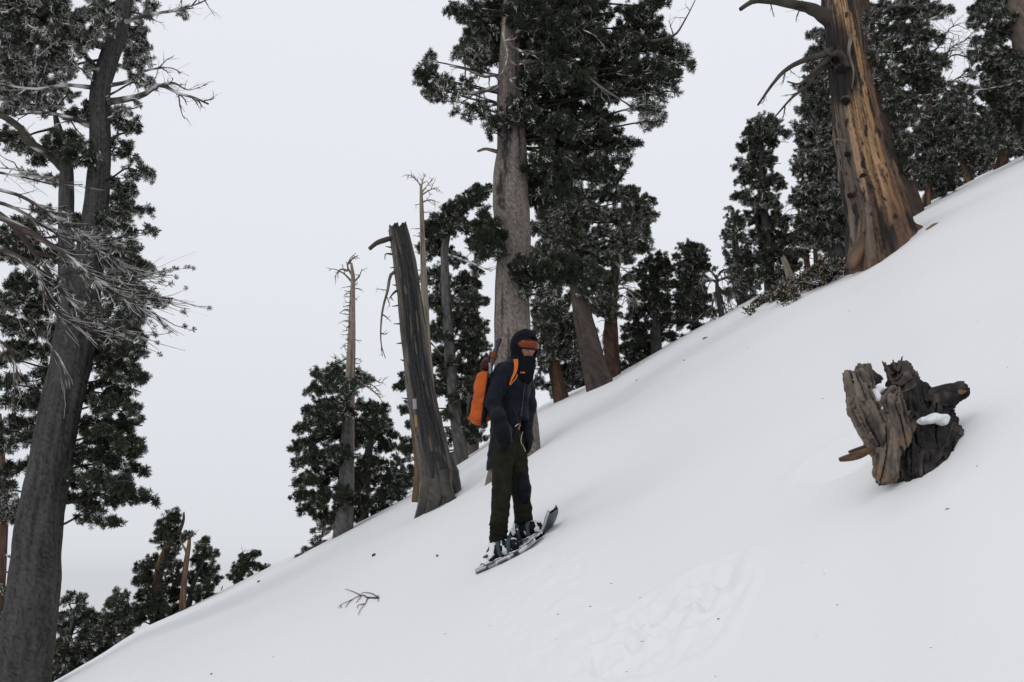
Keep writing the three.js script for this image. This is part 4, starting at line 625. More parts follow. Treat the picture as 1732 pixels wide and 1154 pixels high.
// ------------------------------------------------------------------ low evergreen bushes left of the weathered tree
{ const bush = (label, w, pads, seed, tips) => { const t = new Tree('shrub', label, 'shrub', w), r = R(seed), [cx, cy, a, b] = pads[0]; t.w = hit(cx, cy + b); t.m = mpp(t.w);
    t.base = groundAt(t.P(cx, cy + b).x, -t.w); const s0 = t.base.clone().add(V(0, -.06, 0)); for (let k = 0; k <= 4; k++) t.axis.push({ p: s0.clone().add(V(0, .03 * k, 0)), r: .03 });
    for (const p of pads) t.pad(p, r, { kind: 'leaf', dens: .5, ts: .95, rime: 0 }), t.pad(p, r, { rime: .75, dens: .14, ts: .7 });
    for (const p of pads) for (let k = 0; k < 5; k++) { const e = t.P(p[0] + (r() - .5) * 2 * p[2], p[1] - p[3] * r(), 0); t.spray(s0.clone().lerp(e, .3), e, r, { kind: 'leaf', n: 2, rime: .4, bare: .3 }); }
    if (tips) for (let k = 0; k < tips; k++) t.tuft('rime', t.P(pads[0][0] + (r() - .5) * 2 * a, pads[0][1] + (r() - .6) * b * 2), V(r() - .5, 1, r() - .5).normalize(), .6, 1, r);
    t.done(); };
  bush('largest olive evergreen bush in the snow, just left of the weathered trunk', 14, [[1398, 462, 30, 17, -12], [1380, 470, 20, 14, -10, .3], [1412, 452, 20, 12, -20, .3], [1370, 480, 12, 8]], 51, 30);
  bush('middle evergreen bush half buried in snow, left of the largest bush', 14, [[1335, 492, 18, 14, -20], [1348, 480, 12, 10, 0, .3], [1325, 500, 12, 8]], 52, 20);
  bush('small evergreen bush half buried in snow, second from the lower left end of the row', 14, [[1304, 502, 13, 9, -25], [1314, 508, 10, 6]], 53, 8);
  bush('tiny evergreen sprig at the lower left end of the bush row', 14, [[1281, 516, 8, 4, -25], [1287, 512, 5, 5]], 54);
  bush('tiny lone sprig poking from the snow below the bush row', 14, [[1268, 531, 4, 2.5]], 55);
  bush('thin brown bush tips in the snow under the base of the weathered trunk', 14, [[1428, 456, 9, 5, -25], [1440, 450, 8, 3, -25]], 56);
  bush('brown brushy bush behind the largest bush, below the dense conifer', 14, [[1415, 420, 22, 8, -25], [1395, 432, 12, 7, -25]], 57, 10);
  bush('small clump of leaves on the snow below the middle bush', 14, [[1342, 505, 7, 5, -25]], 58);
  const t = new Tree('tree_stump', 'short broken orange-tan stump standing in the middle bush', 'stump', 14.2), r = R(59); t.w = hit(1340, 500) + .1; t.m = mpp(t.w);
  t.trunk([[1338, 496, 14], [1336, 470, 12], [1328, 445, 10], [1323, 436, 5]], { rows: 30, seg: 16, col: deadPale, jag: .08 }); t.done(); }
// ------------------------------------------------------------------ upturned weathered stump in the snow
{
  const w0 = hit(1535, 808), m = mpp(w0), S = (x, y, dz = 0) => P(x, y, w0 + dz), px = (n) => n * m, base = groundAt(S(1535, 810).x, -w0);
  const st = thing('tree_stump', 'gnarled upturned root stump poking from the snow at the right', 'stump', base);
  const near = (x, y) => hit(x, y) - w0;
  // each arm: from, to, radii in pixels, tone (0 dark, 1 pale grey-tan)
  const arms = [[S(1532, 800, .1), S(1536, 735, .07), 46, 42, .2], [S(1566, 800, near(1566, 800) + .1), S(1562, 722, .06), 44, 42, .03], [S(1518, 745, .0), S(1505, 688, -.03), 20, 19, .75], [S(1505, 690, -.03), S(1512, 668, -.02), 18, 11, .7], [S(1545, 735, .07), S(1536, 665, .07), 40, 27, .03], [S(1536, 668, .07), S(1512, 625, .08), 23, 9, .06], [S(1530, 655, .05), S(1542, 640, .1), 20, 10, .4], [S(1522, 640, .06), S(1530, 620, .1), 12, 6, .3],
    [S(1486, 752, 0), S(1456, 690, -.05), 17, 17, .9], [S(1456, 690, -.05), S(1437, 640, -.04), 17, 9, .9], [S(1468, 715, -.03), S(1452, 640, -.01), 13, 12, .8], [S(1474, 700, .01), S(1462, 628, .04), 12, 9, .6], [S(1462, 630, .04), S(1484, 642, .06), 8, 6, .5], [S(1488, 745, .03), S(1476, 690, .03), 11, 9, .25],
    [S(1550, 688, .08), S(1588, 678, .04), 27, 20, .03], [S(1588, 678, .04), S(1622, 661, .02), 22, 12, .1], [S(1590, 790, near(1590, 790) + .07), S(1604, 735, .0), 22, 17, .2], [S(1602, 738, .0), S(1611, 714, .03), 13, 7, .15], [S(1497, 800, -.01), S(1504, 715, -.02), 15, 14, .85]].map(([a, b, ra, rb, t]) => ({ a, b, ra: px(ra), rb: px(rb), t, d: b.clone().sub(a).normalize() }));
  const fieldAt = (p) => { let s = 9, best = 9, arm = arms[0]; for (const k of arms) { const d = cap(p, k.a, k.b, k.ra, k.rb); if (d < best) { best = d; arm = k; } s = smin(s, d, px(11)); } return [s, arm]; };
  const grain = (p, arm) => { const al = p.clone().sub(arm.a).dot(arm.d), q = p.clone().addScaledVector(arm.d, -al * .87); return ridge(q.x * 17 + 3, q.y * 17, q.z * 17, 3); };
  const grain2 = (p, arm) => { const al = p.clone().sub(arm.a).dot(arm.d), q = p.clone().addScaledVector(arm.d, -al * .93); return 1 - 2.6 * Math.abs(noise(q.x * 46 + 3, q.y * 46, q.z * 46)); };
  const crack = (p, arm) => { const al = p.clone().sub(arm.a).dot(arm.d), q = p.clone().addScaledVector(arm.d, -al * .9); return 1 - sst(0, .1, Math.abs(noise(q.x * 21 + 7, q.y * 21, q.z * 21))); };
  const f = (p) => { const [s, arm] = fieldAt(p); if (s > .06) return s; return s - px(6) * grain(p, arm) - px(2.6) * grain2(p, arm) - px(3) * noise(p.x * 22, p.y * 22, p.z * 22) - px(1.6) * noise(p.x * 70, p.y * 50, p.z * 70) + px(7) * crack(p, arm); };
  const col = (p) => { const [, arm] = fieldAt(p), g = grain(p, arm), k = noise(p.x * 14, p.y * 14, p.z * 14), fine = noise(p.x * 75, p.y * 40, p.z * 75), tone = clamp(arm.t + .4 * k + .22 * noise(p.x * 30, p.y * 12, p.z * 30) - .08, 0, 1); let c = mixc([.022, .02, .02], [.155, .126, .104], tone); c = mixc(c, [.2, .125, .065], .5 * sst(.25, .5, noise(p.x * 9 + 4, p.y * 6, p.z * 9)) * sst(.1, .4, tone)); return mulc(c, clamp(.55 + .9 * g + .5 * grain2(p, arm) + .4 * fine, .1, 1.6) * (1 - .85 * crack(p, arm))); };
  const lo = S(1410, 840, -.3), hi = S(1650, 590, .35); hi.z = -w0 + .32; lo.z = -w0 - .36;
  nets(f, lo, hi, .0045, col).mesh('root_wood', M.wood, st);
  // splinters round the broken top
  const r = rng(71), sp = new MB();
  for (const [x, y, l, dx] of [[1524, 614, 14, 5], [1532, 622, 12, 7], [1541, 632, 12, 7], [1460, 626, 8, 3], [1470, 630, 8, 5], [1431, 648, 8, -5], [1500, 622, 12, -6], [1496, 618, 9, -7], [1506, 640, 14, -9], [1520, 618, 10, 2], [1428, 640, 9, -4], [1434, 636, 10, -2], [1440, 634, 8, 2], [1512, 616, 9, -3], [1448, 632, 9, 3]]) sweep(sp, [S(x - dx, y + l, .04), S(x, y, .03), S(x + dx * .5, y - l * .8, .02)], 6, (t) => px(3.6) * (1 - .75 * t), (t, a, p) => mulc([.1, .075, .06], .8 + r() * .6));
  sp.mesh('splinter', M.wood, st);
  const end = new MB(); sweep(end, [S(1622, 661, 0), S(1627, 659, -.02)], 14, (t, a) => px(8.5) * (1 + .12 * Math.sin(a * 3)), (t, a, p, d) => mulc([.33, .19, .09], .8 + .5 * noise(p.x * 60, p.y * 60, p.z * 60))); end.mesh('cut_end', M.wood, st);
  const rt = new MB(); sweep(rt, curve([S(1598, 775, 0), S(1620, 758, -.02), S(1634, 730, -.02)], 12), 7, (t) => px(7) * (1 - .75 * t), (t, a, p) => mulc([.2, .145, .11], .8 + .6 * noise(p.x * 30, p.y * 30, p.z * 30))); rt.mesh('root', M.wood, st);
  const white = (p) => [.82, .825, .83];
  const blobs = [[1481, 674, 7, 15, -.02], [1487, 694, 6, 12, -.03], [1486, 662, 7, 9, .01], [1577, 709, 16, 5, -.105], [1592, 713, 9, 8, -.085], [1584, 705, 13, 5, -.08], [1566, 713, 8, 4, -.11]].map(([x, y, a, b, dz]) => ({ c: S(x, y, dz), a: px(a), b: px(b) }));
  for (const set of [blobs.slice(0, 3), blobs.slice(3, 7)]) { const bx = new THREE.Box3().setFromPoints(set.map((b) => b.c)).expandByScalar(.12); nets((p) => { let s = 9; for (const b of set) s = smin(s, ell(p, b.c, V(1, 0, 0), UPV, V(0, 0, 1), b.a, b.b, px(16)), px(7)); return s - px(2.5) * noise(p.x * 30, p.y * 30, p.z * 30); }, bx.min, bx.max, .006, white).mesh('snow_cap', M.snow, st); }
  const pc = new MB(); const pieces = [[[S(1420, 778, -.05), S(1445, 772, -.06), S(1478, 758, -.04)], 13, .4], [[S(1436, 765, 0), S(1455, 760, 0), S(1472, 752, 0)], 8, .1]];
  const wd = thing('broken_root', 'brown broken root sticking out of the snow left of the stump', 'root', groundAt(S(1448, 780).x, -w0));
  for (const [L, wpx, tn] of pieces) sweep(pc, curve(L, 18), 12, (t, a) => px(wpx) * Math.pow(Math.sin(Math.PI * (.12 + .8 * t)), .7) * (1 + .25 * Math.sin(a * 2 + 1)) * .62, (t, a, p) => mulc(mixc([.03, .024, .02], [.15, .095, .055], tn + .4), clamp(1 + 1.4 * fbm(p.x * 6 + Math.cos(a) * 2, p.y * 50, Math.sin(a) * 3, 3), .3, 1.7)));
  pc.mesh('root_wood', M.wood, wd);
}
// ------------------------------------------------------------------ small things lying on the snow
{
  const w = hit(606, 1014) - .02, Q = (x, y, dz = 0) => { const c = P(x, y, hit(x, y) + dz); c.y += .012; return c; };
  const tw = thing('fallen_twig', 'bare forked grey twig lying on the snow at lower left', 'twig', groundAt(Q(606, 1014).x, Q(606, 1014).z)), c = (t, a, p) => mulc([.15, .105, .09], .8 + .6 * noise(p.x * 40, p.y * 40, p.z * 40)), rr = .008;
  const main = new MB(); sweep(main, curve([Q(640, 1014), Q(622, 1013), Q(609, 1010), Q(590, 1019), Q(577, 1025), Q(572, 1030)], 24), 6, (t) => rr * (1.15 - .85 * t), c); main.mesh('stem', M.bark, tw);
  const side = new MB(); for (const L of [[[611, 1010], [600, 1004], [583, 998]], [[638, 1012], [628, 1006], [611, 1005], [611, 1010]], [[622, 1013], [617, 1024], [609, 1034], [606, 1042]], [[616, 1024], [606, 1026], [604, 1031]], [[610, 1012], [602, 1022]], [[596, 1016], [588, 1024], [584, 1030]], [[576, 1026], [577, 1031]], [[639, 1010], [640, 1020]]]) sweep(side, curve(L.map(([x, y]) => Q(x, y)), 8), 5, (t) => rr * .62 * (1 - .55 * t), c);
  side.mesh('side_twigs', M.bark, tw);
  const bit = (name, label, cat, x, y, a, b, turn, colr, seed) => {
    const d = hit(x, y), m = mpp(d), g = groundAt(P(x, y, d).x, -d), o = thing(name, label, cat, g), mb = new MB(), r = rng(seed), th = turn * Math.PI / 180, u = V(Math.cos(th), Math.sin(th), .3).normalize(), c0 = P(x, y, d); c0.y += b * m * .4;
    sweep(mb, curve([c0.clone().addScaledVector(u, -a * m), c0, c0.clone().addScaledVector(u, a * m)], 12), 9, (t, an) => b * m * Math.pow(Math.sin(Math.PI * clamp(t, .03, .97)), .8) * (1 + .3 * noise(Math.cos(an) * 2 + seed, t * 6, Math.sin(an) * 2)), (t, an, p) => mulc(colr, .6 + .8 * Math.abs(noise(p.x * 60, p.y * 60, p.z * 60)) + .3 * r()));
    mb.mesh(name === 'pine_cone' ? 'scales' : 'flake', M.bark, o);
  };
  bit('pine_cone', 'small dark cone on the snow below the broken snag, left one', 'pine cone', 632, 941, 4.5, 2.8, 55, [.07, .055, .045], 1);
  bit('bark_chip', 'small brown chip on the snow left of the snowboarder feet', 'bark chip', 740, 942, 4, 2.2, -45, [.2, .14, .1], 2);
  bit('bark_chip', 'brown scrap sticking up from the bare snow below the middle of the crest', 'bark chip', 1193, 573, 5.5, 2.2, 15, [.34, .25, .15], 3);
  bit('bark_chip', 'tiny dark chip on the open snow of the upper slope', 'bark chip', 1157, 610, 2, 1.2, 0, [.15, .12, .1], 4);
  bit('bark_chip', 'tiny chip on the snow below the red-barked trunk', 'bark chip', 1077, 644, 2, 1.3, 30, [.15, .12, .1], 5);
  bit('bark_chip', 'small dark flake near the snow edge by the little bent pine', 'bark chip', 437, 985, 3.5, 1.8, 40, [.1, .075, .06], 6);
  bit('bark_chip', 'tiny dark speck of bark low in the bottom left snow', 'bark chip', 357, 1141, 2.2, 1.4, 20, [.1, .08, .07], 7);
  bit('bark_slab', 'tan bark slab lying beside the flared base of the weathered trunk', 'bark', 1577, 384, 13, 3.2, 28, [.25, .17, .1], 8);
  bit('dead_sprig', 'pale broken sprig standing at the snow edge right of the orange spire', 'twig', 375, 996, 5, 1.2, 70, [.3, .22, .15], 9);
  bit('wood_shard', 'pale pointed shard of wood at the crest behind the weathered trunk', 'wood shard', 1562, 336, 8, 3, 85, [.36, .27, .15], 10);
}
{ // specks of needles and bark blown over the snow
  const r = rng(91), pts = []; while (pts.length < 70) { const x = 300 + r() * 1432, y = 420 + r() * 730, k = Math.floor((x - 90) * .54); if (y < 1165 - k || y > 1150) continue; pts.push([x, y]); }
  const mb = new MB(); sweep(mb, [V(-1, 0, 0), V(-.4, .2, 0), V(.3, .15, .1), V(1, 0, 0)], 5, (t) => .28 * Math.sin(Math.PI * (.1 + .8 * t)), () => [.1, .075, .055]);
  const im = shade(new THREE.InstancedMesh(mb.geo(), M.bark, pts.length)), X = new THREE.Matrix4(), q = new THREE.Quaternion(); im.name = 'snow_debris'; im.userData.kind = 'stuff'; tag(im, 'tiny specks of bark and needles scattered over the open snow', 'debris');
  pts.forEach(([x, y], i) => { const w = hit(x, y), p = P(x, y, w), k = .004 + .007 * r() * r(); p.y += k * .15; X.compose(p, q.setFromAxisAngle(UPV, r() * 6.3), V(k * (1 + r()), k, k)); im.setMatrixAt(i, X); });
  scene.add(im); }
// ------------------------------------------------------------------ snowshoes, then the person standing on them
const shoeAxis = (tail, tip) => { // the axis of a snowshoe lying on the slope
   const t = onSnow(...tail), n = onSnow(...tip), al = n.clone().sub(t).normalize(); const N = UPV.clone().addScaledVector(al, -al.y).normalize().add(V(0, 0, .42)); N.addScaledVector(al, -N.dot(al)).normalize(); return { len: n.distanceTo(t), mid: t.lerp(n, .5).addScaledVector(N, .002), al, N, ac: al.clone().cross(N).normalize() }; };
const SR = shoeAxis([810, 967], [916, 917]), SL = shoeAxis([848, 934], [940, 894]);
const onShoe = (S, s, t, h) => S.mid.clone().addScaledVector(S.al, s).addScaledVector(S.ac, t).addScaledVector(S.N, h);
const bMid = SR.mid.clone().lerp(SL.mid, .5), W0 = -bMid.z, MP = mpp(W0);
const J = (x, y, dw = 0) => P(x, y, W0 + dw);
console.log('shoes', SR.len.toFixed(2), SL.len.toFixed(2), SR.mid.z.toFixed(2), SL.mid.z.toFixed(2));
for (const [S, label, seed] of [[SR, 'snow-dusted dark snowshoe under the near foot, its tail pointing down the slope', 1], [SL, 'dark snowshoe under the far foot with its square toe curled up', 2]]) {
  const b = thing('snowshoe', label, 'snowshoe', S.mid.clone(), 'snowshoes on the feet of the person'), BL = .335, deck = new MB(), NS = 50;
  const wAt = (s) => .105 * (1 - .3 * sst(.1, -.95, s)) * (s < -.86 ? Math.sqrt(Math.max(0, 1 - ((-s - .86) / .14) ** 2)) : 1) * (s > .9 ? 1 - .25 * ((s - .9) / .1) ** 2 : 1), lift = (s) => (s > .45 ? (seed === 1 ? .035 : .13) * ((s - .45) / .55) ** 1.7 : 0);
  for (let i = 0; i <= NS; i++) { const s = i / NS * 2 - 1, w = Math.max(.006, wAt(s)); for (const [t, h] of [[-1, .024], [-.88, .026], [-.84, .012], [0, .012], [.84, .012], [.88, .026], [1, .024], [1, -.004], [-1, -.004]]) deck.v(onShoe(S, s * BL, t * w, lift(s) + h), h < 0 ? noise(s * 2.7, seed * 5.1, t + 2) > .02 ? [.7, .705, .71] : [.03, .055, .06] : Math.abs(t) > .95 && noise(s * 3.1 + 4, seed * 3.3, t) > -.2 ? [.7, .705, .71] : mulc([.022, .028, .034], 1 + .6 * noise(s * 9, t * 3, seed))); }
  for (let i = 0; i < NS; i++) for (let k = 0; k < 9; k++) { const a = i * 9 + k, c = i * 9 + (k + 1) % 9; deck.tri(a, c, a + 9); deck.tri(c, c + 9, a + 9); }
  deck.mesh('deck', M.plastic, b);
  const sn = new MB(), NX = 110, NY = 30, idx = [];
  for (let i = 0; i <= NX; i++) for (let k = 0; k <= NY; k++) { const s = (i / NX * 2 - 1) * .99, t = (k / NY * 2 - 1) * 1.0, h = .022 * (fbm(s * 5 + seed * 3, t * 2.4, 5, 3) + .3 + .1 * sst(-.2, -.8, s) + .05 * sst(.5, .9, s)) - (Math.abs(t) > .93 ? .004 : 0); idx.push(h); sn.v(onShoe(S, s * BL, t * wAt(s), lift(s) + (Math.abs(t) > .82 ? .027 : .0135) + Math.max(0, h)), [.8, .805, .81]); }
  for (let i = 0; i < NX; i++) for (let k = 0; k < NY; k++) { const a = i * (NY + 1) + k, q = [a, a + 1, a + NY + 1, a + NY + 2]; if (q.every((o) => idx[o] > -.0004)) { sn.tri(q[0], q[1], q[2]); sn.tri(q[1], q[3], q[2]); } }
  sn.mesh('snow_dusting', M.snow, b);
  const bd = new THREE.Group(); bd.name = 'binding'; b.add(bd);
  const plate = new MB(); sweep(plate, [onShoe(S, -.16, 0, .022), onShoe(S, .1, 0, .022)], 8, (t, a) => .014 + .045 * Math.abs(Math.cos(a + Math.PI / 2)), () => [.02, .024, .028]); plate.mesh('base_plate', M.plastic, bd, S.mid);
  for (const [s, h] of [[-.03, .14], [.06, .105]]) { const sm = new MB(), pts = []; for (let k = 0; k <= 10; k++) { const an = Math.PI * k / 10; pts.push(onShoe(S, s + .02 * Math.sin(an), Math.cos(an) * .066, .025 + Math.sin(an) * h)); } sweep(sm, pts, 6, (q, a) => .009 + .012 * Math.abs(Math.sin(a)), () => [.03, .05, .056]); sm.mesh('strap', M.plastic, bd, S.mid); }
  const hs = new MB(), pts = []; for (let k = 0; k <= 10; k++) { const an = Math.PI * (k / 10 - .5); pts.push(onShoe(S, -.13 - Math.cos(an) * .07, Math.sin(an) * .062, .085)); } sweep(hs, pts, 6, (q, a) => .006 + .01 * Math.abs(Math.cos(a)), () => [.03, .045, .05]); hs.mesh('heel_strap', M.plastic, bd, S.mid);
  const tl = new MB(); sweep(tl, curve([onShoe(S, -.2, .05, .03), onShoe(S, -.235, .055, .05), onShoe(S, -.24, .055, .02)], 8), 5, () => .004, () => [.03, .03, .035]); tl.mesh('strap_tail', M.rubber, bd, S.mid);
}
// person: body joints traced at their depths
const footR = onShoe(SR, -.06, 0, .03), footL = onShoe(SL, -.02, 0, .03);
const K = {
  hipR: J(851, 755, -.08), kneeR: J(848, 834, -.14), ankR: V(J(846, 0).x, footR.y + .13, footR.z), hipL: J(873, 752, .08), kneeL: J(881, 828, .02), ankL: V(J(884, 0).x, footL.y + .13, footL.z),
  pel: J(861, 742), waist: J(862, 708), chest: J(866, 662), nape: J(875, 622), head: J(888, 590, -.01),
  shR: J(850, 632, -.13), elR: J(834, 682, -.19), wrR: J(844, 712, -.26), shL: J(886, 636, .13), elL: J(894, 685, .16), wrL: J(888, 728, .1), handL: J(887, 760, .06),
};
const person = thing('person', 'person in dark hooded jacket, olive trousers and orange goggles, standing on snowshoes on the slope', 'person', groundAt(bMid.x, bMid.z));
const face = V(.42, -.1, .9).normalize(), fr = face.clone().cross(UPV).normalize().negate(), fu = fr.clone().cross(face).normalize().multiplyScalar(1); if (fu.y < 0) fu.negate();
const hp = (x, y, z) => K.head.clone().addScaledVector(fr, x).addScaledVector(fu, y).addScaledVector(face, z);
const box = (pts, pad) => { const b = new THREE.Box3().setFromPoints(pts).expandByScalar(pad); return [b.min, b.max]; };
const skinCol = (p) => { const q = p.clone().sub(K.head), y = q.dot(fu), x = q.dot(fr), z = q.dot(face); let c = mulc([.36, .2, .145], 1 + .15 * noise(p.x * 60, p.y * 60, p.z * 60)); if (z > .06 && Math.abs(y + .062) < .011 && Math.abs(x) < .028) c = [.3, .12, .095]; if (y < -.03 && z > .02) c = mixc(c, [.1, .06, .045], .35 * sst(.2, -.4, noise(p.x * 90, p.y * 90, p.z * 90))); return c; };
{ // body: one continuous figure under the clothes, face modelled
  const f = (p) => {
    let s = cap(p, K.pel, K.waist, .09, .085); s = smin(s, cap(p, K.waist, K.chest, .085, .09), .04); s = smin(s, cap(p, K.chest, K.nape, .09, .055), .04); s = smin(s, cap(p, K.nape, hp(0, -.04, 0), .058, .055), .04);
    for (const S of 'RL') { s = smin(s, cap(p, K['hip' + S], K['knee' + S], .078, .054), .04); s = smin(s, cap(p, K['knee' + S], K['ank' + S], .052, .038), .03); s = smin(s, cap(p, K['sh' + S], K['el' + S], .05, .04), .04); s = smin(s, cap(p, K['el' + S], K['wr' + S], .04, .03), .03); }
    let h = ell(p, hp(0, .02, -.01), fr, fu, face, .077, .105, .095); h = smin(h, ell(p, hp(0, -.06, .035), fr, fu, face, .052, .05, .052), .03);
    h = smin(h, cap(p, hp(0, .012, .082), hp(0, -.03, .106), .009, .014), .014); for (const k of [-1, 1]) { h = smin(h, ell(p, hp(k * .03, .02, .075), fr, fu, face, .014, .009, .012), .008); h = smin(h, ell(p, hp(k * .04, -.02, .062), fr, fu, face, .024, .02, .02), .02); h = smin(h, ell(p, hp(k * .078, 0, -.01), fr, fu, face, .01, .03, .018), .008); }
    h = smin(h, ell(p, hp(0, -.055, .083), fr, fu, face, .023, .006, .009), .006); h = smin(h, ell(p, hp(0, -.066, .081), fr, fu, face, .02, .006, .009), .006); h = smin(h, ell(p, hp(0, -.098, .062), fr, fu, face, .022, .018, .02), .02);
    return smin(s, h, .02);
  };
  nets(f, ...box(Object.values(K), .16), .0105, skinCol);
  const hm = nets(f, K.head.clone().addScalar(-.17), K.head.clone().addScalar(.17), .0042, skinCol), bm = nets((p) => Math.max(f(p), -(p.distanceTo(K.head) - .128)), ...box(Object.values(K), .16), .0105, skinCol);
  // head grid and body grid in one mesh
  const off = bm.n; for (let k = 0; k < hm.p.length; k++) { bm.p.push(hm.p[k]); bm.c.push(hm.c[k]); } for (let k = 0; k < hm.i.length; k += 3) { bm.tri(hm.i[k] + off, hm.i[k + 1] + off, hm.i[k + 2] + off); }
  bm.mesh('body', M.skin, person);
}
const hemA = J(854, 790), hemB = J(882, 712), hemN = V(.94, -.34, .0);
const jacket = (p) => {
  let s = cap(p, J(853, 792, 0), K.waist, .15, .145); s = smin(s, cap(p, K.waist, K.chest, .135, .15), .06); s = smin(s, cap(p, K.shR.clone().lerp(K.shL, .25), K.shR.clone().lerp(K.shL, .75), .105, .105), .07); s = smin(s, cap(p, K.chest, K.nape, .13, .1), .05);
  const cut = (p.x - hemB.x) * hemN.x + (p.y - hemB.y) * hemN.y;
  s = smax(smax(s, Math.min(cut, p.y > hemB.y ? -.02 : 9), .015), J(0, 791).y - p.y + .25 * (p.x - J(850, 0).x), .012);
  for (const S of 'RL') { s = smin(s, cap(p, K['sh' + S], K['el' + S], .08, .07), .045); s = smin(s, cap(p, K['el' + S], K['wr' + S], .068, .056), .03); }
  if (s < .05) s += .009 * noise(p.x * 9 + p.y * 7, p.y * 12, p.z * 10) + .008 * ridge(p.x * 7 + p.y * 5, p.y * 17 - p.x * 6, p.z * 8, 2) - .003;
  return s;
};
nets(jacket, ...box([K.nape, K.shR, K.shL, K.wrR, K.wrL, K.elR, K.elL, hemA], .2), .0095, (p) => mulc([.006, .0085, .0145], 1 + .5 * noise(p.x * 30, p.y * 30, p.z * 30) + .3 * noise(p.x * 120, p.y * 120, p.z * 120))).mesh('jacket', M.nylon, person);
const trousers = (p) => {
  let s = cap(p, K.pel, J(861, 765, 0), .118, .115);
  for (const S of 'RL') { s = smin(s, cap(p, K['hip' + S], K['knee' + S], .09, .078), .035); const cf = K['ank' + S].clone().add(V(0, -.015, 0)); s = smin(s, cap(p, K['knee' + S], cf, .076, .083), .03); s = Math.max(s, cf.y - .01 - p.y - (p.distanceTo(cf) < .16 ? 0 : 9)); }
  if (s < .05) { const low = sst(K.kneeR.y, K.ankR.y, p.y); s += .006 * noise(p.x * 12, p.y * 18, p.z * 12) + (.008 + .016 * low) * ridge(p.x * 7 + 2, p.y * 21 + p.x * 6, p.z * 7, 2); }
  return s;
};
nets(trousers, ...box([K.pel, K.kneeR, K.kneeL, K.ankR, K.ankL], .17), .0095, (p) => { const lowR = sst(K.ankR.y + .16, K.ankR.y + .06, p.y - (p.x > K.kneeR.x + .09 ? .05 : 0)); return mulc(mixc([.019, .0185, .0115], [.009, .0095, .0085], lowR * .8), 1 + .5 * noise(p.x * 24, p.y * 24, p.z * 24) + .25 * noise(p.x * 130, p.y * 130, p.z * 130)); }).mesh('trousers', M.cloth, person);
{ const kc = J(888, 826, -.05); nets((p) => smax(trousers(p) - .006, ell(p, kc, V(1, 0, 0), UPV, V(0, 0, 1), .07, .135, .14), .01), ...box([kc], .19), .008, () => [.005, .0065, .009]).mesh('knee_patch', M.nylon, person); }
{ // hood with face opening, neck gaiter
  const hc = hp(0, .02, -.012), ins = (p) => ell(p, hp(0, .015, .0), fr, fu, face, .093, .125, .112);
  const hood = (p) => { let s = ell(p, hc, fr, fu, face, .118, .148, .135); s = smin(s, cap(p, hp(0, -.1, -.04), K.nape.clone().add(V(0, -.01, 0)), .095, .11), .05); s += .005 * noise(p.x * 16, p.y * 16, p.z * 16); s = smax(s, -ins(p), .008); return smax(s, -ell(p, hp(0, -.008, .15), fr, fu, face, .083, .094, .13), .012); };
  nets(hood, ...box([hc, K.nape], .2), .006, (p) => mulc([.006, .008, .0125], 1 + .5 * noise(p.x * 40, p.y * 40, p.z * 40))).mesh('hood', M.cloth, person);
  const gaiter = (p) => { let s = cap(p, hp(0, -.105, .03), J(885, 636, -.06), .085, .088); s = smax(s, -(ell(p, hp(0, -.045, .03), fr, fu, face, .062, .062, .066)), .01); s += .006 * ridge(p.x * 12, p.y * 30, p.z * 12, 2); return smax(s, p.clone().sub(hp(0, -.072, .09)).dot(fu), .01); };
  nets(gaiter, ...box([hp(0, -.1, .03), J(885, 636, -.06)], .16), .006, (p) => mulc([.006, .007, .009], 1 + .5 * noise(p.x * 50, p.y * 50, p.z * 50))).mesh('neck_gaiter', M.cloth, person);
}
{ // goggles: wrapped lens in a frame, with strap
  const gg = new THREE.Group(); gg.name = 'goggles'; gg.position.set(0, 0, 0); person.add(gg);
  const at = (a, v, r) => hp(Math.sin(a) * r * .92, .022 + v, Math.cos(a) * r * .98 + .004);
  const lens = new MB(), NA = 24, NV = 10, hgt = (a) => .034 - .010 * Math.exp(-a * a * 30), A = 1.0;
  for (let i = 0; i <= NA; i++) for (let k = 0; k <= NV; k++) { const a = (i / NA * 2 - 1) * A, v = (k / NV * 2 - 1), e = Math.sqrt(Math.max(0, 1 - (Math.abs(a) / A) ** 5)); lens.v(at(a, v * (v < 0 ? hgt(a) : .034) * Math.max(.25, e), .122 + .006 * (1 - v * v)), [1, 1, 1]); }
  for (let i = 0; i < NA; i++) for (let k = 0; k < NV; k++) { const a = i * (NV + 1) + k; lens.tri(a, a + NV + 1, a + 1); lens.tri(a + 1, a + NV + 1, a + NV + 2); }
  lens.mesh('lens', M.lens, gg, person.position).material.side = THREE.DoubleSide;
  const fm = new MB(), ring = []; for (let i = 0; i <= 40; i++) { const q = i / 40 * Math.PI * 2, a = Math.cos(q) * A * 1.02, v = Math.sin(q), pw = Math.sign(v) * Math.pow(Math.abs(v), .45) * .037; ring.push(at(a, pw, .119)); }
  sweep(fm, ring, 6, () => .008, () => [.009, .009, .012], false); fm.mesh('frame', M.rubber, gg, person.position);
  const bd = new MB(); for (const k of [-1, 1]) sweep(bd, [at(k * 1.0, 0, .118), at(k * 1.25, 0, .118), at(k * 1.5, 0, .118), at(k * 1.7, 0, .116)], 6, (t, a) => .004 + .014 * Math.abs(Math.cos(a + 1.57)), () => [.01, .01, .012]); bd.mesh('strap', M.rubber, gg, person.position);
}
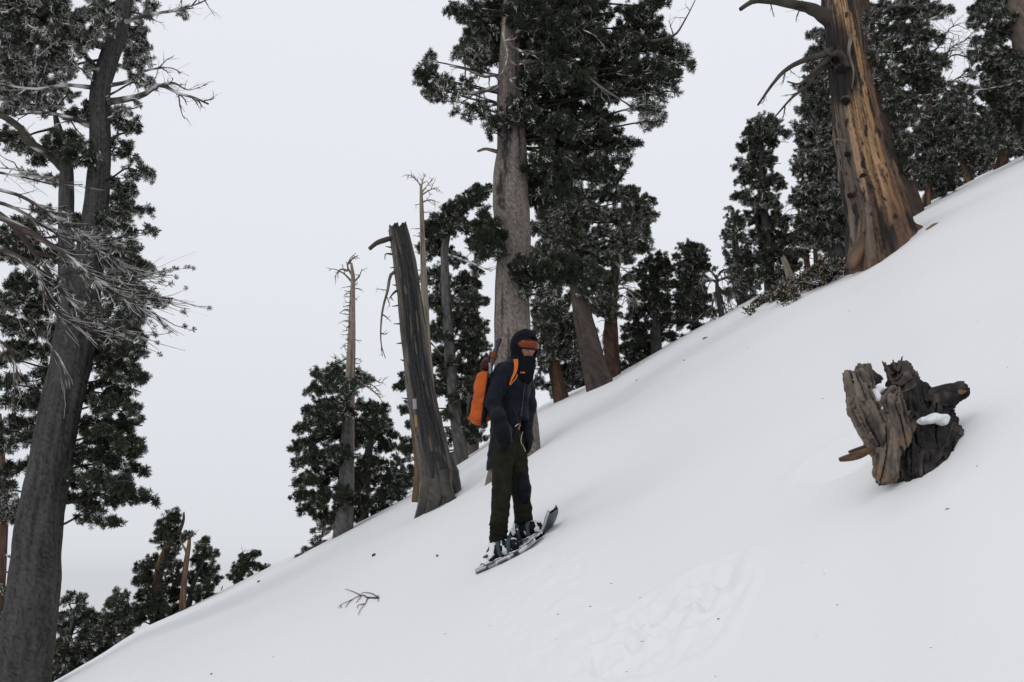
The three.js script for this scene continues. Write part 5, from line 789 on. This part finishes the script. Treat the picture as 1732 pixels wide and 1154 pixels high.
// mittens: padded shell with cuff and separate thumb
const mitten = (name, wr, tip, thumbDir, side, sc = 1) => {
  const d = tip.clone().sub(wr).normalize(), k1 = wr.clone().lerp(tip, .45), th0 = wr.clone().lerp(tip, .3), th1 = th0.clone().addScaledVector(thumbDir, .065).addScaledVector(d, .05), th2 = th1.clone().addScaledVector(d, .045).addScaledVector(thumbDir, .008);
  const bend = k1.clone().addScaledVector(thumbDir, .012), f = (p) => { let s = cap(p, wr.clone().addScaledVector(d, -.05), wr.clone().addScaledVector(d, .02), .07, .062); s = smin(s, cap(p, wr, bend, .05 * sc, .066 * sc), .03); s = smin(s, cap(p, bend, tip, .066 * sc, .05 * sc), .03); s = smin(s, cap(p, th0, th1, .03, .027), .018); s = smin(s, cap(p, th1, th2, .027, .022), .01); if (s < .04) s += .004 * ridge(p.x * 18, p.y * 30, p.z * 18, 2) + .008 * Math.exp(-(((p.distanceTo(wr)) - .02) ** 2) * 9000); return s; };
  nets(f, ...box([wr, tip, th2], .12), .007, (p) => { const e = p.clone().sub(bend).dot(side); return mulc(mixc([.006, .007, .009], [.03, .036, .04], sst(.05, .062, e) * .6 + .3 * sst(-.01, -.06, p.clone().sub(wr).dot(d))), 1 + .5 * noise(p.x * 60, p.y * 60, p.z * 60)); }).mesh(name, M.nylon, person);
};
mitten('mitten', K.wrR.clone(), J(853, 752, -.24), V(.75, -.25, .6).normalize(), V(1, .1, 0).normalize(), 1.12);
mitten('mitten', K.wrL.clone(), K.handL.clone(), V(.5, -.2, .8).normalize(), V(1, 0, 0));
{ // boots, snow on them
  for (const [S, ft, an] of [[SR, footR, K.ankR], [SL, footL, K.ankL]]) {
    const heel = ft.clone().addScaledVector(S.al, -.075).addScaledVector(S.N, .04), toe = ft.clone().addScaledVector(S.al, .15).addScaledVector(S.N, .035), sh = heel.clone().addScaledVector(S.al, .035);
    const f = (p) => { let s = cap(p, heel, toe, .05, .043); s = smin(s, cap(p, sh, an.clone().add(V(0, .08, 0)), .058, .062), .05); s = smin(s, cap(p, ft.clone().addScaledVector(S.N, .08), toe.clone().addScaledVector(S.N, .01), .045, .036), .03); s = smax(s, -(p.clone().sub(ft).dot(S.N)), .008); if (s < .03) s += .004 * ridge(p.x * 20, p.y * 36, p.z * 20, 2); return s; };
    nets(f, ...box([heel, toe, an], .13), .007, (p) => mulc([.009, .011, .016], 1 + .6 * noise(p.x * 50, p.y * 50, p.z * 50))).mesh('boot', M.rubber, person);
    const snowF = (p) => smax(f(p) - .006 - .009 * noise(p.x * 24, p.y * 24, p.z * 24), -(noise(p.x * 15, p.y * 15, p.z * 15 + 3) + .5 * noise(p.x * 34, p.y * 34, p.z * 34) - .2 + .9 * sst(0, .05, p.y - an.y + .02)) * .06, .004);
    const sm = nets(snowF, ...box([heel, toe], .1), .007, () => [.8, .805, .81]).mesh('boot_snow', M.snow, person); sm.userData.kind = 'stuff';
  }
}
// things on the jacket, laid on its surface along sight lines of the traced points
const onto = (f, x, y, from = -.6) => { const a = J(x, y, from), b = J(x, y, .5), d = b.clone().sub(a).normalize(); let t = 0; for (let k = 0; k < 90; k++) { const s = f(a.clone().addScaledVector(d, t)); if (s < .0015) break; t += Math.max(.002, s * .7); } return a.addScaledVector(d, t); };
const ribbon = (name, f, path, half, thick, colr, m, parent, n = 20, pos) => { const mb = new MB(), pts = curve(path.map(([x, y]) => onto(f, x, y).add(V(0, 0, .004))), n); let prev = null;
  for (let i = 0; i <= n; i++) { const t = pts[Math.min(n, i + 1)].clone().sub(pts[Math.max(0, i - 1)]).normalize(), s = t.clone().cross(V(0, 0, 1)).normalize(), h = typeof half === 'function' ? half(i / n) : half; const L = [[-h, 0], [h, 0], [h, thick], [-h, thick]].map(([u, v]) => mb.v(pts[i].clone().addScaledVector(s, u).add(V(0, 0, v)), colr)); if (prev) for (let k = 0; k < 4; k++) { const q = (k + 1) % 4; mb.tri(prev[k], prev[q], L[k]); mb.tri(prev[q], L[q], L[k]); } prev = L; }
  mb.tri(0, 1, 2); mb.tri(0, 2, 3); const e = mb.n - 4; mb.tri(e, e + 2, e + 1); mb.tri(e, e + 3, e + 2); return mb.mesh(name, m, parent, pos); };
ribbon('zip', jacket, [[889, 645], [886, 665], [884, 685], [881, 704]], .0035, .003, [.03, .032, .036], M.plastic, person, 16);
ribbon('pocket_seam', jacket, [[868, 690], [873, 700], [875, 712]], .003, .003, [.02, .022, .026], M.plastic, person, 10);
ribbon('chest_logo', (p) => Math.min(jacket(p), cap(p, hp(0, -.105, .03), J(885, 636, -.06), .085, .088)), [[880, 630.5], [884, 630.7], [888, 630.5]], .0055, .003, [.55, .14, .03], M.cloth, person, 6);
ribbon('drawcord', (p) => Math.min(jacket(p), trousers(p)), [[871, 722], [876, 718], [881, 721], [884, 729], [882, 738], [881, 747], [885, 755], [889, 764]], .0028, .005, [.55, .55, .5], M.cloth, person, 26);
// ------------------------------------------------------------------ orange rucksack
{
  const back = V(-.80, 0, -.6), c = J(818, 662, .02), rk = thing('backpack', 'orange rucksack with dark red lid worn by the snowboarder', 'backpack', c.clone());
  const lean = V(.13, 1, 0).normalize(), sx = V(1, -.13, 0).normalize(), sz = V(0, 0, 1);
  const bag = (p) => { let s = cap(p, J(811, 699, .03), J(819, 640, .03), .088, .058); s = smin(s, cap(p, J(812, 702, -.1), J(819, 640, -.08), .082, .06), .06); s = smin(s, cap(p, J(813, 702, .14), J(820, 640, .12), .078, .055), .06); s += .007 * noise(p.x * 13, p.y * 11, p.z * 13) + .02 * ridge(p.x * 8 + p.y * 9, p.y * 13 - p.x * 8, p.z * 8, 2) - .008 + .012 * noise(1, p.y * 9, 4); return smax(s, Math.max(p.y - J(0, 612).y, -jacket(p) + .002), .012); };
  nets(bag, ...box([J(811, 700, .03), J(820, 640, .03)], .27), .0085, (p) => mulc([.47, .095, .016], clamp(1 + .35 * noise(p.x * 9, p.y * 9, p.z * 9) + .18 * noise(p.x * 70, p.y * 70, p.z * 70), .5, 1.3))).mesh('bag', M.nylon, rk);
  const lid = (p) => { let s = cap(p, J(823, 618, -.1), J(826, 614, .12), .05, .05); s = smin(s, cap(p, J(833, 604, -.06), J(836, 602, .08), .03, .03), .05); s += .006 * noise(p.x * 22, p.y * 22, p.z * 22); return smax(s, -jacket(p) + .001, .01); };
  nets(lid, ...box([J(826, 612, 0)], .22), .0085, (p) => mulc([.05, .013, .009], 1 + .5 * noise(p.x * 40, p.y * 40, p.z * 40))).mesh('lid', M.nylon, rk);
  nets((p) => smax(ell(p, J(799, 690, .06), lean, sx, sz, .12, .045, .17), -bag(p) + .001, .008), ...box([J(799, 690, .06)], .2), .0095, () => [.012, .013, .014]).mesh('back_pocket', M.nylon, rk);
  nets((p) => smax(smax(bag(p) - .008, Math.abs(p.clone().sub(J(826, 665)).dot(sx)) - .022, .004), -jacket(p) + .001, .004), ...box([J(826, 690), J(828, 630)], .2), .0085, () => [.012, .013, .016]).mesh('side_panel', M.nylon, rk);
  ribbon('shoulder_strap', jacket, [[872, 608], [873, 618], [871, 630], [866, 641], [862, 651]], (t) => .02 * (1 - .75 * t), .007, [.58, .15, .03], M.nylon, rk);
  ribbon('strap_tail', jacket, [[875, 634], [872, 641], [867, 647], [863, 652]], .004, .009, [.6, .22, .08], M.nylon, rk);
  ribbon('hip_strap', (p) => Math.min(jacket(p), trousers(p)), [[827, 722], [830, 740], [834, 755], [840, 765], [844, 776]], (t) => .004 + .010 * Math.sin(Math.PI * t), .006, [.5, .17, .03], M.nylon, rk);
  ribbon('buckle', (p) => Math.min(jacket(p), bag(p)), [[825, 706], [825, 716], [823, 722]], .005, .01, [.3, .3, .3], M.plastic, rk, 8);
  const tube = (name, pts, rad, colr) => { const mb = new MB(); sweep(mb, curve(pts, 16), 10, rad, colr); return mb; };
  const pole = thing('axe_shaft', 'dark handle strapped upright on the orange rucksack, tip above its lid', 'axe handle', J(832, 640, -.16));
  tube('', [J(829, 640, -.14), J(830, 622, -.14), J(836, 600, -.1), J(842, 582, -.08), J(845, 573, -.08)], (t, a) => .016 + .006 * Math.abs(Math.sin(t * 12)), (t) => t < .3 ? [.012, .012, .016] : t < .55 ? [.06, .018, .02] : [.028, .02, .036]).mesh('shaft', M.plastic, pole);
  tube('', [J(838, 578, -.08), J(843, 575, -.08), J(848, 574, -.07)], () => .012, () => [.03, .024, .04]).mesh('head', M.plastic, pole);
  tube('', [J(828, 614, -.19), J(829, 622, -.19), J(829, 632, -.185)], () => .011, (t) => [.2, .21, .27]).mesh('label_strip', M.plastic, pole);
  tube('', [J(833, 606, -.12), J(836, 596, -.12)], () => .02, () => [.2, .05, .02]).mesh('strap_loop', M.nylon, pole);
}
console.log(JSON.stringify(stats));
renderer.render(scene, camera);
